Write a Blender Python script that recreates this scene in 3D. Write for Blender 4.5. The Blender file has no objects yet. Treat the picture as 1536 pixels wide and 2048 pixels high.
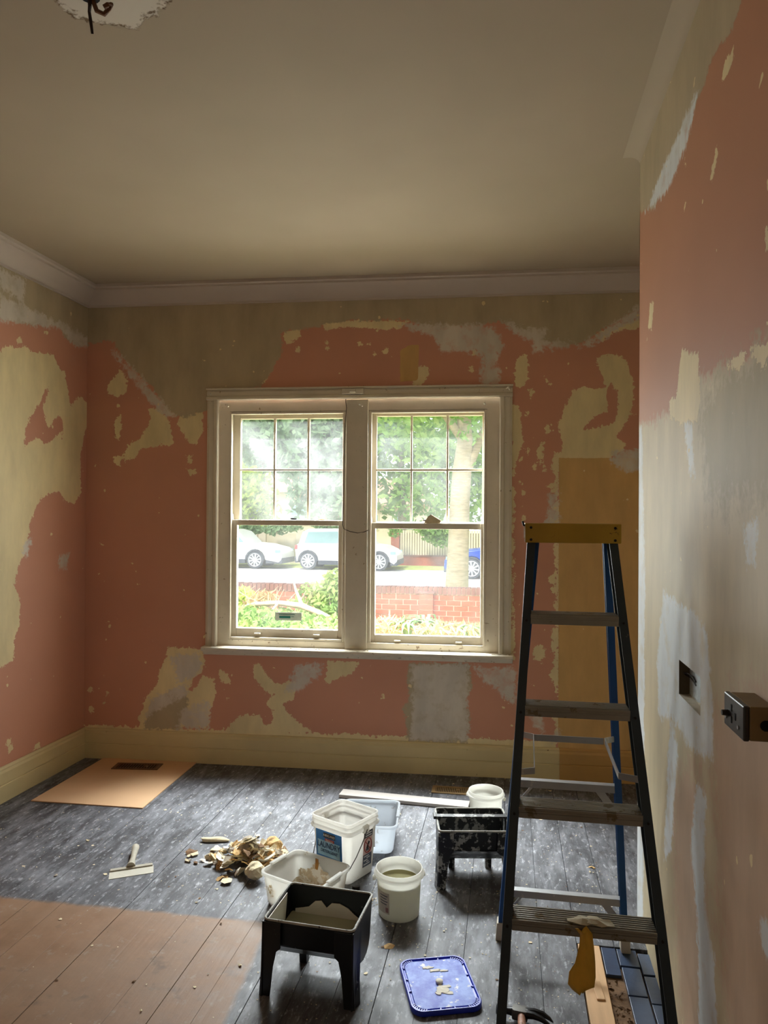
import bpy, bmesh, math, random
import numpy as np
from mathutils import Vector, Matrix, noise as mnoise

S = bpy.context.scene
COL = S.collection
R = math.radians
random.seed(7)
rng = np.random.default_rng(7)

# ------------------------------------------------------------------ camera
FPX, YAW, PITCH, ROLL, EYE = 1456.4, .1703, .0074, .0069, 1.62
_f = np.array([-math.sin(YAW)*math.cos(PITCH), math.cos(YAW)*math.cos(PITCH), math.sin(PITCH)])
_r = np.array([math.cos(YAW), math.sin(YAW), 0.0])
_u = np.cross(_r, _f)
_r, _u = _r*math.cos(ROLL)+_u*math.sin(ROLL), _u*math.cos(ROLL)-_r*math.sin(ROLL)
cd = bpy.data.cameras.new('camera')
cd.sensor_fit = 'VERTICAL'; cd.sensor_height = 36; cd.lens = FPX/2048*36
cd.clip_start = .05; cd.clip_end = 300
cam = bpy.data.objects.new('camera', cd); COL.objects.link(cam)
m = Matrix.Identity(4)
for i in range(3):
    m[i][0] = _r[i]; m[i][1] = _u[i]; m[i][2] = -_f[i]
m[2][3] = EYE
cam.matrix_world = m
S.camera = cam

# ------------------------------------------------------------------ world, lights, exposure
BA = .0524                       # the window wall is turned three degrees from the boards
YB = 4.6387
w = bpy.data.worlds.new('overcast_sky'); S.world = w; w.use_nodes = True
bg = w.node_tree.nodes['Background']
bg.inputs[0].default_value = (.93, .97, 1, 1); bg.inputs[1].default_value = 1.2

def light(name, kind, loc, rot, energy, color=(1, 1, 1), **kw):
    l = bpy.data.lights.new(name, kind); l.energy = energy; l.color = color
    for k, v in kw.items(): setattr(l, k, v)
    o = bpy.data.objects.new(name, l); COL.objects.link(o)
    o.location = loc; o.rotation_euler = rot
    return o
light('sun', 'SUN', (0, 0, 8), (R(38), R(-18), 0), 3.4, (1, .95, .86), angle=R(12))
# daylight: the bright sky above the street slanting in, and the level light of the street itself
light('sky_light', 'AREA', (-1.5, 6.4, 5.0), (R(-33), 0, R(-6)), 3300, (.94, .97, 1.0), shape='RECTANGLE', size=3.4, size_y=2.6)
for nm, ux, en in (('daylight_left', -1.42, 30), ('daylight_right', -.54, 32)):
    light(nm, 'AREA', (ux*math.cos(BA), YB+ux*math.sin(BA)+.3, 1.62), (R(-70), 0, BA), en, (.95, .98, 1.0),
          shape='RECTANGLE', size=.62, size_y=1.3, spread=R(165))
# soft fill light added behind the camera; no lamp is known there
light('rear_fill', 'AREA', (-1.2, -1.35, 1.5), (R(90), 0, 0), 4, (1, .86, .68), shape='RECTANGLE', size=1.6, size_y=2.2)
vs = S.view_settings
S.display_settings.display_device = 'sRGB'
vs.view_transform = 'Standard'; vs.look = 'None'; vs.exposure = 0.0; vs.gamma = 1.0; vs.use_curve_mapping = False

# ------------------------------------------------------------------ pixel -> place helpers
def ray(x, y):
    return _f + _r*((x-768)/FPX) - _u*((y-1024)/FPX)
EYEP = np.array([0, 0, EYE])
def onplane(x, y, n, d):
    v = ray(x, y); n = np.array(n, float)
    return EYEP + v*((d-EYEP@n)/(v@n))
def fl(x, y, z=0.0): return onplane(x, y, (0, 0, 1), z)
def dep(x, y, Y): return onplane(x, y, (0, 1, 0), Y)
NB = np.array([-math.sin(BA), math.cos(BA), 0]); TB = np.array([math.cos(BA), math.sin(BA), 0]); OB = np.array([0, YB, 0])
def bw(x, y, d=0.0):                # along the window wall, depth d beyond its face -> (u, z)
    P = onplane(x, y, NB, YB*NB[1]+d)
    return (P-OB)@TB, P[2]
LA = .0137; XL = -2.8071; XR = .521
TL_ = np.array([math.sin(LA), math.cos(LA), 0]); NL = np.array([math.cos(LA), -math.sin(LA), 0])
OL = np.array([XL-YB*math.tan(LA), 0, 0])
def lw(x, y):
    P = onplane(x, y, NL, OL@NL); return (P-OL)@TL_, P[2]
def rw(x, y):
    P = onplane(x, y, (1, 0, 0), XR); return P[1], P[2]

# ------------------------------------------------------------------ materials
def C(r, g, b):
    f = lambda c: (c/255/12.92) if c/255 <= .04045 else ((c/255+.055)/1.055)**2.4
    return (f(r), f(g), f(b), 1)
class NT:
    def __init__(s, name):
        s.m = bpy.data.materials.new(name); s.m.use_nodes = True; s.t = s.m.node_tree; s.t.nodes.clear()
        s.out = s.n('ShaderNodeOutputMaterial'); s._pos = None
    def n(s, typ, **kw):
        nd = s.t.nodes.new(typ)
        for k, v in kw.items(): setattr(nd, k, v)
        return nd
    def put(s, sock, v):
        if isinstance(v, bpy.types.NodeSocket): s.t.links.new(v, sock)
        elif v is not None: sock.default_value = v
    def math(s, op, a, b=None, c=None, clamp=False):
        nd = s.n('ShaderNodeMath', operation=op, use_clamp=clamp)
        for i, v in enumerate((a, b, c)):
            if v is not None: s.put(nd.inputs[i], v)
        return nd.outputs[0]
    def pos(s):
        if s._pos is None: s._pos = s.n('ShaderNodeNewGeometry').outputs['Position']
        return s._pos
    def obj(s): return s.n('ShaderNodeTexCoord').outputs['Object']
    def noise(s, scale, vec=None, detail=4, rough=.55, stretch=None):
        v = vec or s.pos()
        if stretch:
            mp = s.n('ShaderNodeMapping'); s.put(mp.inputs[0], v); mp.inputs['Scale'].default_value = stretch; v = mp.outputs[0]
        nd = s.n('ShaderNodeTexNoise'); s.put(nd.inputs['Vector'], v)
        nd.inputs['Scale'].default_value = scale; nd.inputs['Detail'].default_value = detail; nd.inputs['Roughness'].default_value = rough
        return nd.outputs['Fac']
    def ramp(s, v, lo, hi):
        nd = s.n('ShaderNodeMapRange', clamp=True); s.put(nd.inputs[0], v)
        nd.inputs[1].default_value = lo; nd.inputs[2].default_value = hi
        return nd.outputs[0]
    def mix(s, fac, a, b):
        nd = s.n('ShaderNodeMix', data_type='RGBA'); s.put(nd.inputs[0], fac); s.put(nd.inputs[6], a); s.put(nd.inputs[7], b)
        return nd.outputs[2]
    def attr(s, name): return s.n('ShaderNodeAttribute', attribute_name=name).outputs['Fac']
    def bsdf(s, col, rough=.6, metal=0, spec=.4, bump=None, bstr=.3, bdist=.004, **kw):
        b = s.n('ShaderNodeBsdfPrincipled')
        s.put(b.inputs['Base Color'], col); s.put(b.inputs['Roughness'], rough)
        b.inputs['Metallic'].default_value = metal; b.inputs['Specular IOR Level'].default_value = spec
        for k, v in kw.items(): s.put(b.inputs[k], v)
        if bump is not None:
            bp = s.n('ShaderNodeBump'); bp.inputs['Strength'].default_value = bstr; bp.inputs['Distance'].default_value = bdist
            s.put(bp.inputs['Height'], bump); s.t.links.new(bp.outputs[0], b.inputs['Normal'])
        s.t.links.new(b.outputs[0], s.out.inputs[0]); return s.m

def plain(name, col, rough=.55, var=.12, scale=9, bump=.15, bscale=70, metal=0, spec=.4, splat=None, sthr=.6, sscale=22, obj=True, stretch=None):
    """A colour with mild variation, fine relief and optional paint splashes of a second colour."""
    t = NT(name); v = t.obj() if obj else t.pos()
    c = t.mix(t.ramp(t.noise(scale, v, 5, stretch=stretch), .3, .7), tuple(x*(1-var) for x in col[:3])+(1,), tuple(min(1, x*(1+var)) for x in col[:3])+(1,))
    if splat is not None:
        c = t.mix(t.ramp(t.noise(sscale, v, 6, .65), sthr, sthr+.03), c, splat)
    return t.bsdf(c, rough, metal, spec, t.noise(bscale, v, 3) if bump else None, bump)

M = {}
M['white_trim'] = plain('old_cream_gloss_paint', C(216, 207, 188), .42, .06, 6, .12, 40, splat=C(150, 132, 100), sthr=.66, sscale=30)
M['sill'] = plain('worn_sill_paint', C(212, 203, 184), .5, .08, 7, .2, 45, splat=C(140, 122, 98), sthr=.63, sscale=30)
M['skirt'] = plain('cream_skirting_paint', C(214, 197, 150), .45, .08, 3, .1, 40, obj=False, splat=C(140, 118, 78), sthr=.68, sscale=18)
M['skirt_ochre'] = plain('ochre_skirting_paint', C(196, 154, 92), .45, .08, 3, .1, 40, obj=False)
M['cornice'] = plain('dusty_cornice_paint', C(196, 184, 174), .7, .04, 3, .1, 40, obj=False)
M['black_plastic'] = plain('black_plastic', C(26, 27, 29), .38, .2, 9, .15, 60, splat=C(140, 142, 138), sthr=.655, sscale=28)
M['black_plastic_splashed'] = plain('paint_splashed_black_plastic', C(22, 23, 25), .38, .2, 9, .2, 60, splat=C(150, 150, 146), sthr=.525, sscale=21)
M['rim_paint'] = plain('chalky_paint_on_rim', C(170, 170, 162), .6, .2, 30, .2, 90, splat=C(60, 60, 60), sthr=.6, sscale=40)
M['white_plastic'] = plain('white_plastic', C(233, 232, 226), .35, .04, 6, .06, 40, spec=.5)
M['pail_plastic'] = plain('off_white_pail_plastic', C(233, 231, 226), .4, .04, 6, .06, 40, splat=C(190, 178, 152), sthr=.68, sscale=14)
M['dirty_tub'] = plain('dirty_white_tub_plastic', C(232, 231, 226), .5, .07, 6, .12, 40, splat=C(176, 160, 132), sthr=.63, sscale=16)
M['clean_tub'] = plain('white_tub_plastic', C(216, 220, 224), .45, .05, 6, .1, 40, splat=C(186, 186, 184), sthr=.6, sscale=16)
M['plaster_crust'] = plain('dried_plaster_crust', C(206, 188, 158), .9, .2, 25, .6, 60, splat=C(236, 230, 216), sthr=.5, sscale=30)
M['rust_stain'] = plain('rusty_stain', C(150, 104, 44), .8, .3, 30, .3, 60)
M['liquid'] = plain('murky_wash_water', C(172, 175, 150), .08, .04, 3, 0, spec=.5)
M['bucket_water'] = plain('cloudy_bucket_water', C(196, 190, 150), .08, .04, 3, 0, spec=.5)
M['cream_film'] = plain('wet_cream_paint', C(242, 238, 222), .35, .04, 6, .05, 40)
M['blue_lid'] = plain('royal_blue_plastic', C(24, 44, 176), .35, .08, 8, .05, 50)
def thin_plastic(m, k):
    nt = m.node_tree; out = [n for n in nt.nodes if n.type == 'OUTPUT_MATERIAL'][0]; b = [n for n in nt.nodes if n.type == 'BSDF_PRINCIPLED'][0]
    tl = nt.nodes.new('ShaderNodeBsdfTranslucent'); mx = nt.nodes.new('ShaderNodeMixShader'); mx.inputs[0].default_value = k
    src = b.inputs['Base Color'].links[0].from_socket; nt.links.new(src, tl.inputs[0])
    nt.links.new(b.outputs[0], mx.inputs[1]); nt.links.new(tl.outputs[0], mx.inputs[2]); nt.links.new(mx.outputs[0], out.inputs[0])
for k_ in ('white_plastic', 'pail_plastic', 'dirty_tub', 'clean_tub', 'bucket_water'): thin_plastic(M[k_], .7)
t = NT('chalky_blue_plastic'); v = t.obj()
c = t.mix(t.ramp(t.noise(17, v, 7, .7), .38, .62), C(34, 60, 178), C(122, 148, 220))
c = t.mix(t.ramp(t.noise(26, v, 5, .6), .64, .68), c, C(214, 216, 222))
M['blue_chalk'] = t.bsdf(c, .5, bump=t.noise(60, v), bstr=.15)
M['plaster_white'] = plain('white_filler', C(222, 216, 200), .85, .06, 20, .4, 60)
M['fiberglass'] = plain('blue_fibreglass', C(28, 74, 128), .42, .12, 6, .1, 60, splat=C(120, 130, 134), sthr=.7, sscale=20)
M['rail_dark'] = plain('backlit_blue_rail', C(46, 56, 62), .5, .2, 6, .1, 60, splat=C(110, 108, 98), sthr=.69, sscale=18)  # same blue fibreglass, with its backlit darkness put into the colour
M['alu'] = plain('dull_aluminium', C(150, 146, 136), .38, .12, 6, .15, 60, metal=.55, splat=C(122, 110, 88), sthr=.58, sscale=16)
M['alu_pale'] = plain('pale_steel_strap', C(168, 170, 172), .4, .1, 6, .1, 60, metal=.4, splat=C(196, 196, 190), sthr=.6, sscale=14)
M['yellow_cap'] = plain('dirty_yellow_plastic', C(176, 142, 44), .5, .14, 7, .15, 50, splat=C(110, 84, 34), sthr=.64, sscale=16)
M['rubber'] = plain('grey_rubber_foot', C(186, 176, 158), .7, .2, 12, .2, 60)
M['rivet'] = plain('dark_rivet_steel', C(40, 36, 32), .5, .1, 20, 0, metal=.5)
M['steel'] = plain('old_tool_steel', C(90, 88, 84), .42, .2, 18, .15, 60, metal=.7)
M['black_steel'] = plain('black_forged_steel', C(34, 34, 36), .42, .2, 18, .15, 60, metal=.4)
M['wood_handle'] = plain('worn_wood_handle', C(176, 130, 108), .55, .2, 10, .15, 60, stretch=(1, 12, 12), splat=C(214, 200, 186), sthr=.62)
M['knife_blade'] = plain('plastered_blade', C(196, 192, 178), .5, .08, 10, .15, 60, metal=.1, splat=C(160, 152, 134), sthr=.62, sscale=22)
M['knife_handle'] = plain('dusty_knife_handle', C(176, 170, 154), .7, .14, 20, .3, 60)
M['wire'] = plain('dark_wire', C(38, 26, 18), .6, .2, 20, 0)
M['brass'] = plain('tarnished_brass_grille', C(150, 124, 84), .45, .15, 20, .1, 60, metal=.3)
M['brown_vent'] = plain('rusty_brown_grille', C(104, 74, 54), .55, .2, 20, .15, 60, metal=.2, splat=C(170, 150, 124), sthr=.64)
M['void'] = plain('dark_duct', C(14, 12, 11), .9, .1, 5, 0)
M['tan_wood'] = plain('raw_pine', C(206, 166, 122), .6, .1, 4, .12, 50, stretch=(10, 1, 10), splat=C(150, 112, 76), sthr=.7, sscale=16)
M['white_board'] = plain('white_primed_board', C(196, 190, 184), .55, .05, 6, .1, 60, splat=C(170, 140, 106), sthr=.74, sscale=8)
M['slate'] = plain('blue_slate_tile', C(54, 68, 92), .3, .22, 9, .12, 60, spec=.5, splat=C(96, 92, 88), sthr=.64, sscale=12)
M['grout'] = plain('pale_grout', C(120, 116, 110), .9, .15, 20, .2, 60)
M['dirt'] = plain('brown_rubble_dirt', C(112, 86, 62), .95, .35, 40, .8, 50)
M['scrap'] = plain('yellowed_wallpaper_scrap', C(218, 172, 66), .7, .15, 12, .2, 60)
M['scrap_pale'] = plain('pale_paper_scrap', C(196, 186, 160), .85, .15, 20, .3, 60)
M['chip_cream'] = plain('cream_plaster_chip', C(216, 202, 168), .85, .14, 25, .4, 70)
M['chip_pale'] = plain('white_plaster_chip', C(228, 222, 208), .85, .1, 25, .4, 70)
M['chip_grey'] = plain('grey_plaster_chip', C(166, 156, 140), .9, .18, 25, .4, 70)
M['chip_tan'] = plain('tan_paper_chip', C(208, 172, 118), .85, .2, 25, .4, 70)
M['chip_brown'] = plain('brown_paper_chip', C(116, 88, 62), .9, .25, 25, .4, 70)
M['label_blue'] = plain('blue_label', C(40, 120, 190), .4, .2, 10, 0)
M['label_sky'] = plain('pale_blue_print', C(160, 208, 232), .4, .25, 14, 0)
M['label_black'] = plain('black_label', C(40, 42, 46), .4, .1, 10, 0)
M['label_red'] = plain('red_label', C(172, 66, 52), .4, .1, 10, 0)
M['label_pink'] = plain('pale_pink_label', C(226, 196, 186), .5, .08, 10, 0)
M['label_white'] = plain('white_print', C(226, 224, 220), .5, .05, 10, 0)
M['label_navy'] = plain('navy_print', C(34, 58, 110), .4, .1, 10, 0)
M['label_grey'] = plain('grey_print', C(84, 88, 98), .5, .15, 10, 0)
M['sticker_green'] = plain('green_sticker', C(44, 128, 116), .4, .1, 10, 0)
M['bakelite'] = plain('dark_bakelite', C(36, 32, 30), .35, .15, 12, .05, 50)
M['conduit_box'] = plain('painted_wooden_block', C(128, 104, 66), .6, .12, 14, .15, 50)
M['cavity'] = plain('grey_wall_cavity', C(196, 206, 208), .9, .2, 18, .5, 50)
M['cavity_side'] = plain('brown_cavity_side', C(92, 80, 62), .9, .15, 18, .3, 50)
M['mortar_edge'] = plain('broken_plaster_edge', C(206, 196, 176), .95, .12, 30, .5, 60)

# glass with a thin film of dust: clear, slightly reflective, a little milky
def glass(name, dust):
    t = NT(name)
    tr = t.n('ShaderNodeBsdfTransparent'); tr.inputs[0].default_value = (.97, .985, .975, 1)
    gl = t.n('ShaderNodeBsdfGlossy'); gl.inputs['Roughness'].default_value = .03
    bp = t.n('ShaderNodeBump'); bp.inputs['Strength'].default_value = .25; bp.inputs['Distance'].default_value = .004
    t.put(bp.inputs['Height'], t.noise(14, None, 2, stretch=(1, 1, 3))); t.t.links.new(bp.outputs[0], gl.inputs['Normal'])
    tl = t.n('ShaderNodeBsdfTranslucent'); tl.inputs[0].default_value = (.95, .97, .96, 1)
    a = t.n('ShaderNodeMixShader'); t.put(a.inputs[0], t.ramp(t.noise(5, None, 4), .3, .8)); 
    mul = t.math('MULTIPLY', t.ramp(t.noise(4, None, 5), .2, .85), dust)
    t.put(a.inputs[0], mul); t.t.links.new(tr.outputs[0], a.inputs[1]); t.t.links.new(tl.outputs[0], a.inputs[2])
    fr = t.n('ShaderNodeLayerWeight'); fr.inputs[0].default_value = .5
    b = t.n('ShaderNodeMixShader'); t.put(b.inputs[0], t.math('ADD', .03, t.math('MULTIPLY', t.math('POWER', fr.outputs['Facing'], 5), .8)))
    t.t.links.new(a.outputs[0], b.inputs[1]); t.t.links.new(gl.outputs[0], b.inputs[2])
    t.t.links.new(b.outputs[0], t.out.inputs[0]); return t.m
M['pane'] = glass('dusty_window_glass', .022)
M['pane_hazy'] = glass('hazy_window_glass', .045)

def leafmat(name, c1, c2):
    t = NT(name); v = t.pos()
    c = t.mix(t.ramp(t.noise(1.6, v, 4), .3, .7), c1, c2)
    d = t.n('ShaderNodeBsdfDiffuse'); t.put(d.inputs[0], c)
    l = t.n('ShaderNodeBsdfTranslucent'); t.put(l.inputs[0], c)
    a = t.n('ShaderNodeMixShader'); a.inputs[0].default_value = .45
    t.t.links.new(d.outputs[0], a.inputs[1]); t.t.links.new(l.outputs[0], a.inputs[2]); t.t.links.new(a.outputs[0], t.out.inputs[0])
    return t.m
M['leaf_dark'] = leafmat('dense_green_leaves', C(120, 156, 112), C(176, 204, 164))
M['leaf_mid'] = leafmat('fresh_green_leaves', C(120, 168, 84), C(184, 214, 130))
M['leaf_lime'] = leafmat('lime_leaves', C(176, 204, 84), C(214, 226, 130))
M['leaf_garden'] = leafmat('garden_leaves', C(116, 160, 84), C(196, 210, 136))
M['dry_stem'] = leafmat('dry_stems', C(196, 172, 128), C(222, 204, 164))
M['agapanthus'] = leafmat('strappy_leaves', C(120, 160, 110), C(176, 200, 150))
M['bark'] = plain('pale_tree_bark', C(186, 174, 150), .9, .2, 6, .6, 20, obj=False, stretch=(1, 1, 4))
M['branch'] = plain('grey_dead_branch', C(178, 156, 136), .9, .2, 12, .4, 40)
M['brick'] = plain('red_brick', C(180, 104, 82), .9, .16, 3, .3, 60, obj=False)
M['brick_dark'] = plain('dark_coping_brick', C(142, 104, 96), .9, .2, 3, .3, 60, obj=False)
M['mortar'] = plain('mortar', C(214, 196, 178), .95, .1, 10, .2, 60, obj=False)
M['road'] = plain('pale_concrete_road', C(214, 214, 216), .9, .05, 1, .1, 30, obj=False)
M['verge'] = plain('mown_verge', C(176, 188, 110), .95, .2, 4, .5, 30, obj=False)
M['soil'] = plain('garden_soil', C(176, 146, 112), .95, .25, 5, .6, 25, obj=False, splat=C(140, 170, 96), sthr=.52, sscale=6)
M['picket'] = plain('cream_picket_paint', C(226, 216, 190), .7, .05, 2, 0, obj=False)
M['render_wall'] = plain('cream_rendered_fence', C(216, 204, 180), .85, .05, 2, 0, obj=False)
M['roof_tile'] = plain('terracotta_roof', C(206, 160, 136), .85, .12, 3, .3, 12, obj=False)
M['house_wall'] = plain('pale_house_wall', C(226, 214, 196), .85, .05, 2, 0, obj=False)
M['car_white'] = plain('white_car_paint', C(238, 240, 242), .25, .01, 2, 0, spec=.6)
M['car_blue'] = plain('blue_car_paint', C(30, 84, 196), .25, .04, 2, 0, spec=.6)
M['car_glass'] = plain('car_window_tint', C(150, 182, 186), .1, .1, 2, 0, spec=.6)
M['car_trim'] = plain('dark_car_cladding', C(84, 90, 102), .6, .1, 5, 0)
M['tyre'] = plain('tyre_rubber', C(96, 102, 112), .8, .1, 5, 0)
M['alloy'] = plain('silver_alloy', C(214, 216, 220), .35, .05, 5, 0, metal=.3)
M['tail'] = plain('red_tail_lamp', C(214, 80, 78), .3, .1, 5, 0)

# ------------------------------------------------------------------ mesh helpers
def mk(name, bm, mat, parent=None, smooth=None, bevel=0, solid=0):
    me = bpy.data.meshes.new(name); bm.normal_update(); bm.to_mesh(me); bm.free()
    for x in (mat if isinstance(mat, (list, tuple)) else [mat]): me.materials.append(M[x] if isinstance(x, str) else x)
    o = bpy.data.objects.new(name, me); COL.objects.link(o)
    if parent: o.parent = parent
    if solid:
        s = o.modifiers.new('solid', 'SOLIDIFY'); s.thickness = solid; s.offset = 0
    if bevel:
        b = o.modifiers.new('bevel', 'BEVEL'); b.width = bevel; b.segments = 2; b.limit_method = 'ANGLE'; b.angle_limit = R(40)
    if smooth is not None:
        for p in me.polygons: p.use_smooth = True
        me.set_sharp_from_angle(angle=R(smooth))
    return o
def tag(o, label=None, cat=None, group=None, kind=None):
    if label: o['label'] = label
    if cat: o['category'] = cat
    if group: o['group'] = group
    if kind: o['kind'] = kind
    return o
def empty(name, loc=(0, 0, 0), rz=0.0, label=None, cat=None, group=None, kind=None):
    o = bpy.data.objects.new(name, None); COL.objects.link(o); o.empty_display_size = .1
    o.location = loc; o.rotation_euler = (0, 0, rz)
    return tag(o, label, cat, group, kind)
def copy_tree(o, parent=None):
    c = o.copy(); COL.objects.link(c)
    if parent: c.parent = parent
    for ch in list(o.children): copy_tree(ch, c)
    return c
def B(): return bmesh.new()
def box(bm, x0, x1, y0, y1, z0, z1, mi=0):
    v = [bm.verts.new(p) for p in ((x0, y0, z0), (x1, y0, z0), (x1, y1, z0), (x0, y1, z0), (x0, y0, z1), (x1, y0, z1), (x1, y1, z1), (x0, y1, z1))]
    for q in ((3, 2, 1, 0), (4, 5, 6, 7), (0, 1, 5, 4), (1, 2, 6, 5), (2, 3, 7, 6), (3, 0, 4, 7)):
        f = bm.faces.new([v[i] for i in q]); f.material_index = mi
    return bm
def bx(*a): return box(B(), *a)
def sweep(bm, prof, p0, p1, ax, ay, s1=1.0):
    p0, p1, ax, ay = Vector(p0), Vector(p1), Vector(ax), Vector(ay)
    a = [bm.verts.new(p0+ax*x+ay*y) for x, y in prof]; b = [bm.verts.new(p1+(ax*x+ay*y)*s1) for x, y in prof]
    n = len(prof)
    for i in range(n): bm.faces.new((a[i], a[(i+1) % n], b[(i+1) % n], b[i]))
    bm.faces.new(a[::-1]); bm.faces.new(b)
    bmesh.ops.recalc_face_normals(bm, faces=bm.faces[:])
    return bm
def rect(a, b, c, d): return [(a, c), (b, c), (b, d), (a, d)]
def tube(bm, pts, rad, n=8, cap=True):
    pts = [Vector(p) for p in pts]; rad = rad if isinstance(rad, (list, tuple)) else [rad]*len(pts); rings = []
    up = Vector((.3, .2, 1)).normalized()
    for i, p in enumerate(pts):
        d = (pts[min(i+1, len(pts)-1)]-pts[max(i-1, 0)]).normalized()
        if abs(d.dot(up)) > .95: up = Vector((1, .1, .05)).normalized()
        a = d.cross(up).normalized(); b = d.cross(a)
        rings.append([bm.verts.new(p+(a*math.cos(k*2*math.pi/n)+b*math.sin(k*2*math.pi/n))*rad[i]) for k in range(n)])
    for i in range(len(rings)-1):
        for k in range(n): bm.faces.new((rings[i][k], rings[i][(k+1) % n], rings[i+1][(k+1) % n], rings[i+1][k]))
    if cap: bm.faces.new(rings[0][::-1]); bm.faces.new(rings[-1])
    bmesh.ops.recalc_face_normals(bm, faces=bm.faces[:])
    return bm
def rring(w, d, r, seg=6):
    r = min(r, w/2-1e-4, d/2-1e-4); out = []
    for cx, cy, a0 in ((w/2-r, d/2-r, 0), (-w/2+r, d/2-r, 90), (-w/2+r, -d/2+r, 180), (w/2-r, -d/2+r, 270)):
        for k in range(seg+1):
            a = R(a0+90*k/seg); out.append((cx+r*math.cos(a), cy+r*math.sin(a)))
    return out
def loft(bm, rings, cap0=True, cap1=True):
    vs_ = [[bm.verts.new((x, y, z)) for x, y in ring] for ring, z in rings]; n = len(vs_[0])
    for i in range(len(vs_)-1):
        for k in range(n): bm.faces.new((vs_[i][k], vs_[i][(k+1) % n], vs_[i+1][(k+1) % n], vs_[i+1][k]))
    if cap0: bm.faces.new(vs_[0][::-1])
    if cap1: bm.faces.new(vs_[-1])
    return bm
def circ(r, n=40): return [(r*math.cos(2*math.pi*k/n), r*math.sin(2*math.pi*k/n)) for k in range(n)]
def prism(bm, poly, y0, y1, axis='y'):
    f = {'y': lambda x, z, y: (x, y, z), 'z': lambda x, z, y: (x, z, y), 'x': lambda x, z, y: (y, x, z)}[axis]
    a = [bm.verts.new(f(x, z, y0)) for x, z in poly]; b = [bm.verts.new(f(x, z, y1)) for x, z in poly]; n = len(a)
    fs = [bm.faces.new((a[i], a[(i+1) % n], b[(i+1) % n], b[i])) for i in range(n)] + [bm.faces.new(a[::-1]), bm.faces.new(b)]
    bmesh.ops.recalc_face_normals(bm, faces=fs); return bm
def text(name, s, size, mat, parent, loc, rot, ext=.0004, sx=1.0):
    cu = bpy.data.curves.new(name, 'FONT'); cu.body = s; cu.size = size; cu.extrude = ext; cu.align_x = 'CENTER'; cu.align_y = 'CENTER'
    tmp = bpy.data.objects.new('tmp', cu); me = bpy.data.meshes.new_from_object(tmp); bpy.data.objects.remove(tmp); bpy.data.curves.remove(cu)
    me.materials.clear(); me.materials.append(M[mat]); o = bpy.data.objects.new(name, me); COL.objects.link(o); o.parent = parent
    o.location = loc; o.rotation_euler = rot; o.scale = (sx, 1, 1); return o

# ------------------------------------------------------------------ walls with layers of stripped paint
def sdf(P, poly):
    A = np.array(poly, float); Bn = np.roll(A, -1, 0); d = np.full(len(P), 1e9); ins = np.zeros(len(P), bool)
    for a, b in zip(A, Bn):
        e = b-a; wv = P-a; t = np.clip((wv@e)/(e@e+1e-12), 0, 1); q = wv-t[:, None]*e
        d = np.minimum(d, (q*q).sum(1))
        c1 = (a[1] <= P[:, 1]) & (b[1] > P[:, 1]); c2 = (a[1] > P[:, 1]) & (b[1] <= P[:, 1])
        cr = e[0]*wv[:, 1]-e[1]*wv[:, 0]; ins ^= (c1 & (cr > 0)) | (c2 & (cr < 0))
    return np.sqrt(d)*np.where(ins, -1, 1)
def wall_grid(name, O, T, us, zs, layers, mat, holes=(), flip=False):
    us, zs = np.array(us), np.array(zs); nu, nz = len(us), len(zs)
    U, Z = np.meshgrid(us, zs); P2 = np.stack([U.ravel(), Z.ravel()], 1)
    P3 = np.asarray(O)[None]+P2[:, :1]*np.asarray(T)[None]; P3[:, 2] = P2[:, 1]
    faces = []
    for j in range(nz-1):
        for i in range(nu-1):
            cu, cz = (us[i]+us[i+1])/2, (zs[j]+zs[j+1])/2
            if any(h[0] < cu < h[1] and h[2] < cz < h[3] for h in holes): continue
            a = j*nu+i; q = (a, a+1, a+1+nu, a+nu); faces.append(q[::-1] if flip else q)
    me = bpy.data.meshes.new(name); me.from_pydata(P3.tolist(), [], faces); me.materials.append(mat)
    for ln, polys in layers.items():
        val = np.full(len(P2), .2)
        for p in polys:
            sub = isinstance(p, tuple) and p[0] == 'cut'; pl = np.array(p[1] if sub else p)
            lo, hi = pl.min(0)-.2, pl.max(0)+.2
            k = np.where(((P2 > lo) & (P2 < hi)).all(1))[0]
            if len(k) == 0: continue
            s = sdf(P2[k], pl); val[k] = np.maximum(val[k], -s) if sub else np.minimum(val[k], s)
        at = me.attributes.new(ln, 'FLOAT', 'POINT'); at.data.foreach_set('value', np.clip(val, -.2, .2).astype(np.float32))
    o = bpy.data.objects.new(name, me); COL.objects.link(o); o['kind'] = 'structure'
    return o
def line(a, b, step, extra=()):
    v = sorted(set([round(x, 4) for x in np.arange(a, b, step)]+[round(b, 4)]+[round(e, 4) for e in extra]))
    return v
def px(fn, *pts):
    return [fn(x, y) for x, y in pts]
PINK, CREAM, GREY, WHITE, OCHRE = C(208, 151, 126), C(231, 214, 168), C(184, 169, 140), C(214, 205, 192), C(212, 172, 112)
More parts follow.
